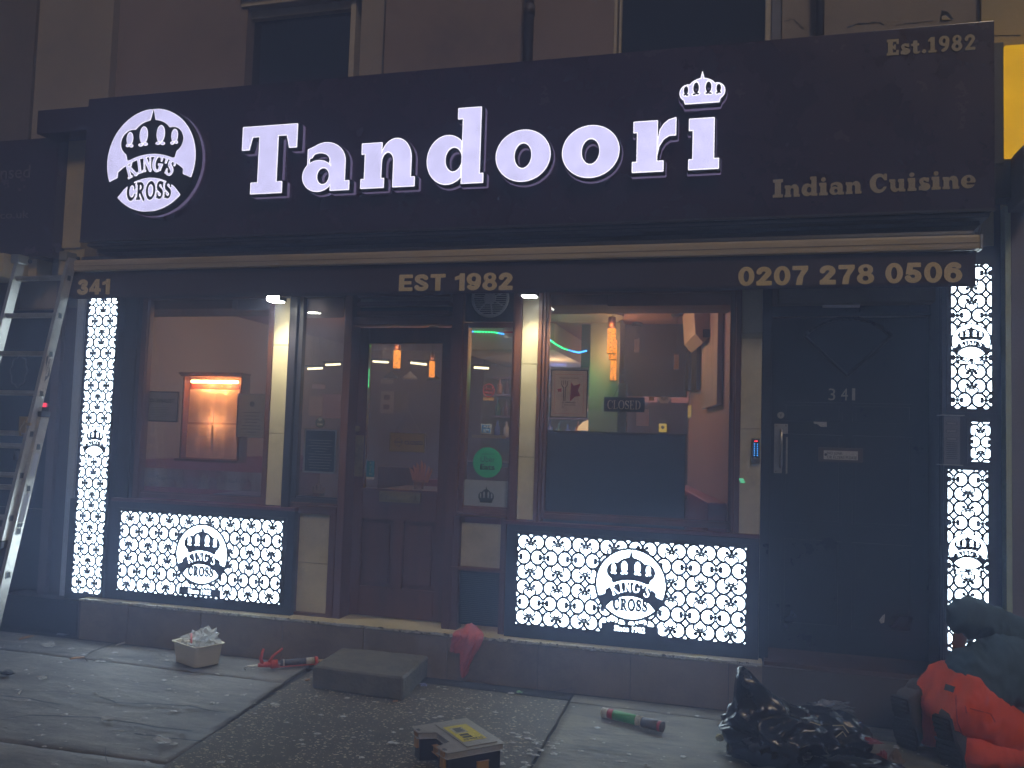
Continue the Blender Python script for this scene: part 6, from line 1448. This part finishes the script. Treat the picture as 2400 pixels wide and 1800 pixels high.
# ------------------------------------------------------------------ black rubbish bag
bagm = mat('black_bin_film', (.007, .007, .009), .24, spec=.6, bump=.05, bs=7, var=.3, vs=6)
def bag(name, c, size, seed, label, cat, peak=None, parent=None):
    bm = bmw(); bmesh.ops.create_icosphere(bm, subdivisions=6, radius=1)
    for v in bm.verts:
        d = v.co.normalized(); q = d*1.6+Vector((seed, seed*.3, 0))
        rid = 1-abs(noise.noise(q*1.3))*2; rid2 = 1-abs(noise.noise(q*3.1+Vector((3, 1, 0))))*2; rid3 = 1-abs(noise.noise(q*7+Vector((1, 8, 0))))*2
        k = 1+.20*rid+.05*rid2
        p = Vector((d.x*size[0]*k, d.y*size[1]*k, d.z*size[2]*k))
        if peak:
            e = max(0, d.dot(Vector(peak[0]).normalized())); p += Vector(peak[0]).normalized()*peak[1]*e**14
        p += Vector(c)
        if p.z < .012: p.z = .012+.002*rid2; p.x += (p.x-c[0])*.05; p.y += (p.y-c[1])*.05
        v.co = p
    for f in bm.faces: f.smooth = True
    o = obj(name, bm, bagm, parent); return tag(o, label, cat) if label else o
BG = bag('bin_bag', (.17, -.92, .12), (.22, .16, .135), 2.0, 'full black bin bag with pointed tied top on the pavement beside the kneeling worker', 'bin bag', peak=((-.38, -.1, 1), .20))
bag('bag_fold', (.40, -.80, .10), (.20, .14, .12), 7.5, None, None, parent=BG); bag('bag_fold', (.50, -.98, .03), (.24, .16, .055), 11.0, None, None, parent=BG)
crumple('plastic_wrap', (.46, -.70, .22), (.10, .05, .035), mat('shiny_wrap', (.25, .28, .32), .12, .5, var=.5, vs=20), 3, label='shiny crumpled clear wrapper lying on the black bin bag', cat='wrapper', amp=1.0)
crumple('red_wrapper', (.60, -.86, .13), (.055, .03, .012), mat('dull_red', (.25, .03, .035), .4), 4, label='flat red wrapper poking out of the bin bag', cat='wrapper', amp=.7)
crumple('red_wrapper', (.665, -.88, .055), (.025, .03, .045), MATS['dull_red'], 9, label='dull red crumpled scrap between the bin bag and the boot', cat='wrapper', amp=.6)
crumple('brown_rag', (.72, -.90, .05), (.035, .03, .06), mat('brown_card', (.17, .12, .07), .8), 6, label='brown cardboard scrap leaning by the worker\'s boot', cat='cardboard', amp=.5)
crumple('yellow_sponge', (-.085, -.83, .05), (.02, .02, .02), mat('pale_yellow', (.55, .45, .22), .8), 8, label='small pale yellow lump at the side of the bin bag', cat='sponge', amp=.3)
for i, (x, y, z, a) in enumerate(((.44, -.92, .2, .4), (.50, -.93, .16, 1.9), (.38, -.97, .21, 2.6))):
    bm = bmw(); tube(bm, [(x, y, z), (x+.05*math.cos(a), y-.01, z+.025*math.sin(a)), (x+.10*math.cos(a+.4), y-.02, z-.02)], .003, 5)
    tag(obj('strip', bm, mat('cream_strip%d' % i, (.5, .45, .3), .5)), ('pale curled strip on top of the bin bag', 'short bent pale strip low on the bin bag', 'thin pale strip close to the bin bag peak')[i], 'strip')
# loose rubbish on the paving
def bit(name, label, cat, px, py, s, m, seed, flat_=.3, amp=.8, h=.35):
    x, y = UG(px*K, py*K); return crumple(name, (x, y, s*h*.6+.008), (s, s*.55, s*h), m, seed, label=label, cat=cat, amp=amp, sub_=2)
bit('plastic_scrap', 'clear crumpled plastic wrapper on the far left paving by the ladder', 'wrapper', 105, 1399, .05, film, 21); bit('plastic_scrap', 'small clear wrapper in the middle of the left paving', 'wrapper', 92, 1469, .035, film, 22)
bit('plastic_scrap', 'crumpled clear wrapper on a crack of the left paving slab', 'wrapper', 232, 1560, .042, film, 23); bit('plastic_scrap', 'torn clear film on the near edge of the left paving slab', 'wrapper', 352, 1608, .055, film, 24)
bit('plastic_scrap', 'pale film scrap on the border between slab and worn concrete', 'wrapper', 592, 1527, .028, film, 25); bit('blue_wrapper', 'small blue and white wrapper beside the stone step', 'wrapper', 915, 1484, .03, mat('blue_white', (.25, .3, .6), .4, var=.8, vs=60), 26)
bit('green_band', 'small curled green band near the base of the plinth', 'band', 1122, 1499, .022, mat('pale_green', (.25, .5, .3), .5), 27); bit('screw_bag', 'tiny clear bag behind the organiser case', 'wrapper', 990, 1577, .022, film, 28)
bit('dark_rag', 'dark crumpled rag at the left edge of the pavement', 'rag', 15, 1460, .05, blackcard, 29, amp=.6)
def sliver(label, pa, pb, w_, m, nm='wood_splinter', cat='wood splinter'):
    xa, ya = UG(pa[0]*K, pa[1]*K); xb, yb = UG(pb[0]*K, pb[1]*K); d = Vector((xb-xa, yb-ya, 0)); n_ = Vector((-d.y, d.x, 0)).normalized()*w_
    bm = bmw(); hprism(bm, [(xa, ya), (xb-n_.x*.3, yb-n_.y*.3), (xb+n_.x*.5, yb+n_.y*.5), (xa+d.x*.3+n_.x, ya+d.y*.3+n_.y)], .009, .017); tag(obj(nm, bm, m), label, cat)
tan = mat('split_wood', (.42, .25, .13), .8, var=.3, vs=20)
sliver('split wood offcut far left on the paving', (40, 1386), (72, 1377), .03, tan); sliver('split wood offcut beside the thin dark wire', (150, 1428), (183, 1424), .025, tan)
sliver('short cigarette end in front of the stone step', (848, 1520), (859, 1519), .008, tan, 'cigarette_end', 'cigarette end'); sliver('white cigarette end standing out on the left slab', (40, 1506), (45, 1498), .008, white, 'cigarette_end', 'cigarette end')
sliver('pale paper strip near the base of the plinth', (250, 1398), (270, 1392), .008, white, 'paper_strip', 'paper strip'); sliver('tiny tan card corner left of the stone step', (660, 1475), (668, 1472), .015, tan, 'card_scrap', 'card scrap')
bm = bmw(); q = [UG(a*K, b*K) for a, b in ((188, 1432), (183, 1424), (195, 1412), (235, 1398), (260, 1392))]; tube(bm, [(a, b, .012+.004*(i % 2)) for i, (a, b) in enumerate(q)], .003, 5); tag(obj('wire', bm, blackplastic), 'thin dark wire curling over the left paving', 'wire')
# ------------------------------------------------------------------ kneeling worker
def skin_mesh(name, verts, edges, radii, m, parent=None, lev=2, fold=0., fs=14., root=0, stretch=(1, 1, 1)):
    me = bpy.data.meshes.new(name); me.from_pydata([Vector(v) for v in verts], edges, [])
    o = bpy.data.objects.new(name, me); COL.objects.link(o)
    sk = o.modifiers.new('skin', 'SKIN'); sk.use_smooth_shade = True
    for i, r_ in enumerate(radii):
        a, b = r_ if isinstance(r_, tuple) else (r_, r_); me.skin_vertices[0].data[i].radius = (a, b)
    for i in range(len(verts)): me.skin_vertices[0].data[i].use_root = (i == root)
    ss = o.modifiers.new('sub', 'SUBSURF'); ss.levels = lev; ss.render_levels = lev
    dg = bpy.context.evaluated_depsgraph_get(); dg.update(); ev = o.evaluated_get(dg); m2 = bpy.data.meshes.new_from_object(ev)
    bpy.data.objects.remove(o)
    if fold:
        ns = [v.normal.copy() for v in m2.vertices]
        for v, n_ in zip(m2.vertices, ns):
            q = Vector((v.co.x*stretch[0], v.co.y*stretch[1], v.co.z*stretch[2]))*fs
            k = 1-2*abs(noise.noise(q)); k2 = 1-2*abs(noise.noise(q*2.3+Vector((4, 0, 0)))); v.co += n_*fold*(k+.4*k2)
        m2.update()
    for p in m2.polygons: p.use_smooth = True
    m2.materials.clear()
    return finish(name, m2, m, parent)
skinm = mat('skin', (.42, .22, .15), .5); shirtm = mat('teal_shirt', (.065, .115, .155), .85, var=.12, vs=20, bump=.25, bs=220); trm = mat('orange_workwear', (1.0, .11, .02), .7, var=.08, vs=20, bump=.15, bs=260, spec=.3)
hairm = mat('dark_hair', (.02, .015, .012), .7, bump=.5, bs=120); bootm = mat('dark_boot', (.07, .055, .045), .7, var=.3, vs=25, bump=.5, bs=60)
V = [(1.00, -.60, .335), (1.17, -.55, .40), (1.32, -.50, .43), (1.46, -.46, .43), (1.56, -.42, .41), (1.66, -.39, .37), (1.72, -.38, .33),
     (1.50, -.28, .47), (1.22, -.34, .64), (1.14, -.39, .68), (1.13, -.28, .52), (1.15, -.17, .40),
     (1.52, -.64, .40), (1.66, -.68, .24), (1.70, -.60, .07),
     (1.00, -.50, .29), (1.25, -.35, .16), (1.36, -.30, .10), (1.15, -.38, .075), (.90, -.47, .09),
     (1.06, -.70, .30), (1.28, -.60, .17), (1.42, -.54, .11), (1.22, -.62, .08), (1.03, -.69, .09)]
E_ = [(0, 1), (1, 2), (2, 3), (3, 4), (4, 5), (5, 6), (3, 7), (7, 8), (8, 9), (9, 10), (10, 11), (3, 12), (12, 13), (13, 14), (0, 15), (15, 16), (16, 17), (17, 18), (18, 19), (0, 20), (20, 21), (21, 22), (22, 23), (23, 24)]
Rb = [.13, .12, .12, .13, .09, .055, .05, .07, .05, .042, .036, .026, .07, .045, .028, .085, .075, .055, .05, .035, .085, .075, .055, .05, .035]
PN = skin_mesh('person', V, E_, Rb, skinm, None, 2)
tag(PN, 'worker in dark teal T-shirt and orange trousers kneeling, head down, by the lit panel', 'person')
# trousers
tv = [V[0], (1.14, -.555, .385), V[15], V[16], V[17], V[18], (.875, -.475, .125), V[20], V[21], V[22], V[23], (1.03, -.69, .105)]
te = [(0, 1), (0, 2), (2, 3), (3, 4), (4, 5), (5, 6), (0, 7), (7, 8), (8, 9), (9, 10), (10, 11)]
TRS = skin_mesh('trousers', tv, te, [(.175, .165), (.165, .15), .13, .11, .09, .09, .098, .13, .112, .092, .092, .098], trm, PN, 4, .013, 9, stretch=(1.2, 1, .8))
# waistband, belt loops, label, seams
def ringpts(c, d, ru, rv, n=28, a0=0, a1=360):
    d = Vector(d).normalized(); u_ = d.cross(Vector((0, 0, 1))).normalized(); v_ = u_.cross(d)
    return [Vector(c)+u_*ru*math.cos(R(a0+(a1-a0)*i/n))+v_*rv*math.sin(R(a0+(a1-a0)*i/n)) for i in range(n+1)]
# T-shirt: torso, raised left sleeve, right sleeve
sv = [(1.04, -.588, .375), V[1], V[2], V[3], V[4], V[7], (1.30, -.31, .60), (1.16, -.375, .685), V[12], (1.60, -.665, .31), (1.13, -.385, .67), (1.125, -.32, .585), (1.22, -.38, .55)]
se = [(0, 1), (1, 2), (2, 3), (3, 4), (3, 5), (5, 6), (6, 7), (3, 8), (8, 9), (7, 10), (10, 11), (2, 12)]
SHT = skin_mesh('t_shirt', sv, se, [(.18, .163), (.175, .163), (.175, .168), (.17, .165), .105, .12, .11, .09, .10, .07, .09, .08, .085], shirtm, PN, 4, .017, 9, root=2, stretch=(1.8, .45, .9))
# head, ear, nose, hair (beyond the frame edge, face down)
hd = bmw(); bmesh.ops.create_uvsphere(hd, u_segments=24, v_segments=16, radius=1)
for v in hd.verts:
    v.co = Vector((v.co.x*.115, v.co.y*.078, v.co.z*.09))
    if v.co.x > .05: v.co.y *= .85
hm = Matrix.Translation((1.78, -.37, .28)) @ Matrix.Rotation(R(35), 4, 'Y')
hh = bmw(); bmesh.ops.create_uvsphere(hh, u_segments=24, v_segments=16, radius=1)
for v in hh.verts: v.co = Vector((v.co.x*.105-.012, v.co.y*.084, max(-.02, v.co.z)*.1+.012))
bmesh.ops.transform(hh, matrix=hm, verts=hh.verts); obj('hair', hh, hairm, PN, smooth=True)
box(hd, .05, .1, -.012, .012, -.10, -.07)
for s in (-1, 1): tube(hd, [(0, s*.074, -.01), (0, s*.09, .0)], [.026, .03], 12); tube(hd, [(.035, s*.03, -.084), (.035, s*.03, -.09)], .01, 8)
tube(hd, [(.0+.085, -.022, -.055), (.085, .022, -.055)], .008, 8)
bmesh.ops.transform(hd, matrix=hm, verts=hd.verts); obj('head', hd, skinm, PN, smooth=True)
# hands with separate curled fingers
def hand(c, d, up__, s=1):
    c = Vector(c); d = Vector(d).normalized(); n_ = Vector(up__); n_ = (n_-d*n_.dot(d)).normalized(); sd_ = d.cross(n_)*s
    P = [c, c+d*.05, c+d*.085]; ed = [(0, 1), (1, 2)]; rad = [.027, (.036, .018), (.034, .016)]
    for k, (off, ln_) in enumerate(((-.03, .068), (-.010, .078), (.010, .074), (.029, .058))):
        b0 = len(P); P += [c+d*.08+sd_*off, c+d*(.085+ln_*.4)+sd_*off*1.05, c+d*(.085+ln_*.75)+sd_*off*1.05-n_*.018, c+d*(.085+ln_*.9)+sd_*off-n_*.036]; ed += [(2, b0), (b0, b0+1), (b0+1, b0+2), (b0+2, b0+3)]; rad += [.010, .0095, .0085, .0075]
    b0 = len(P); P += [c+d*.03-sd_*.035, c+d*.06-sd_*.055-n_*.01, c+d*.085-sd_*.055-n_*.02]; ed += [(1, b0), (b0, b0+1), (b0+1, b0+2)]; rad += [.013, .011, .009]
    return skin_mesh('hand', P, ed, rad, skinm, PN, 1)
hand((1.15, -.155, .385), (.15, .5, -.6), (0, 1, .6)); hand((1.70, -.59, .055), (.75, .25, -.12), (0, 0, 1), -1)
# trouser details
def surf_ray(o, px, py, off=.004):
    d = ray(px*K, py*K); ok, p, n_, i = o.ray_cast(CAM, d.normalized()); return (p+n_*off) if ok else None
def strip_on(o, P, r_, m, nm, off=.003):
    q = [surf_ray(o, a, b, off) for a, b in P]; q = [x for x in q if x is not None]
    if len(q) > 1: bm = bmw(); tube(bm, q, r_, 6); return obj(nm, bm, m, PN)
def interp(P, n=5):
    out = []
    for (a, b), (c_, d_) in zip(P, P[1:]):
        out += [(a+(c_-a)*i/n, b+(d_-b)*i/n) for i in range(n)]
    return out+[P[-1]]
bpy.context.view_layer.update()
def patch_on(o, quad, m, nm, off=.006, n=4):
    bm = bmw(); g_ = []
    for j in range(n+1):
        row = []
        for i in range(n+1):
            u_, v_ = i/n, j/n; a = [quad[0][k]*(1-u_)*(1-v_)+quad[1][k]*u_*(1-v_)+quad[2][k]*u_*v_+quad[3][k]*(1-u_)*v_ for k in (0, 1)]
            p = surf_ray(o, a[0], a[1], off)
            if p is None: bm.free(); return None
            row.append(bm.verts.new(p))
        g_.append(row)
    for a, b in zip(g_, g_[1:]):
        for i in range(n): bm.faces.new((a[i], b[i], b[i+1], a[i+1]))
    return obj(nm, bm, m, PN)
seamm = mat('trouser_seam', (.55, .03, .01), .8)
strip_on(TRS, interp([(2065, 1500), (2068, 1560), (2085, 1600)]), .003, seamm, 'seam', .001)
strip_on(TRS, interp([(2095, 1530), (2140, 1542), (2150, 1560)]), .0025, seamm, 'pocket_edge', .001); strip_on(TRS, interp([(2085, 1525), (2088, 1540)]), .0025, seamm, 'pocket_edge', .001)
patch_on(TRS, [(2038, 1470), (2074, 1482), (2066, 1508), (2032, 1496)], trm, 'waist_patch', .006); patch_on(TRS, [(2046, 1479), (2066, 1486), (2062, 1498), (2043, 1491)], blackcard, 'waist_label', .009)
patch_on(TRS, [(2010, 1450), (2018, 1453), (2010, 1476), (2002, 1474)], trm, 'belt_loop', .006)
# boots: toe down, sole to the street
def boot(c, tilt, yaw, label=None):
    bm = bmw(); soles = bmw()
    def sec(x, w_, z0, z1, bmx, n=16):
        return [bmx.verts.new((x, w_*math.cos(R(a)), (z0+z1)/2+(z1-z0)/2*math.sin(R(a)))) for a in range(0, 360, 360//n)]
    S = [(-.075, .03, .03, .10), (-.07, .038, .02, .15), (-.03, .042, .02, .17), (.03, .043, .02, .13), (.09, .048, .02, .10), (.15, .047, .02, .085), (.19, .035, .02, .065), (.205, .012, .03, .05)]
    rs_ = [sec(*s, bm) for s in S]
    for a, b in zip(rs_, rs_[1:]):
        for i in range(len(a)): bm.faces.new((a[i], a[(i+1) % len(a)], b[(i+1) % len(a)], b[i]))
    bm.faces.new(rs_[0]); bm.faces.new(rs_[-1][::-1])
    tube(bm, [(-.03, 0, .12), (-.035, 0, .20)], [.046, .052], 16)
    out = [(-.085, .03), (-.08, .036), (-.03, .036), (.03, .034), (.09, .050), (.15, .050), (.195, .036), (.215, .012)]
    pl = [(x, y) for x, y in out]+[(x, -y) for x, y in out[::-1]]
    hprism(soles, pl, .006, .024)
    for k in range(6): box(soles, .03+k*.028, .045+k*.028, -.040, .040, -.002, .0055)
    for k in range(3): box(soles, -.075+k*.026, -.06+k*.026, -.03, .03, -.008, .0055)
    M_ = Matrix.Translation(c) @ Matrix.Rotation(yaw, 4, 'Z') @ Matrix.Rotation(tilt, 4, 'Y') @ Matrix.Diagonal((1, 1.3, 1.1, 1))
    bmesh.ops.transform(bm, matrix=M_, verts=bm.verts); bmesh.ops.transform(soles, matrix=M_, verts=soles.verts)
    
    b = obj('boot', bm, bootm, PN, smooth=True); obj('sole', soles, mat('boot_sole', (.022, .018, .015), .8, bump=.6, bs=90) if 'boot_sole' not in MATS else MATS['boot_sole'], b, bev=.003); return b
boot((.80, -.56, .19), R(72), R(52)); boot((.955, -.76, .17), R(70), R(46))
HAZE = 0.078
# ------------------------------------------------------------------ haze added for the glow, tinted blue to imitate lens glare
hz = bmw(); box(hz, -34, 34, -34, 34, -1.4, 6.6)
hm_ = bpy.data.materials.new('glare_haze'); hm_.use_nodes = True; nt = hm_.node_tree
nt.nodes.remove(nt.nodes['Principled BSDF']); pv = nt.nodes.new('ShaderNodeVolumePrincipled'); pv.inputs['Color'].default_value = (.46, .60, 1, 1); pv.inputs['Density'].default_value = HAZE; pv.inputs['Anisotropy'].default_value = .3
nt.links.new(pv.outputs[0], nt.nodes['Material Output'].inputs['Volume'])
H_ = obj('added_haze', hz, hm_); tag(H_, kind='stuff')
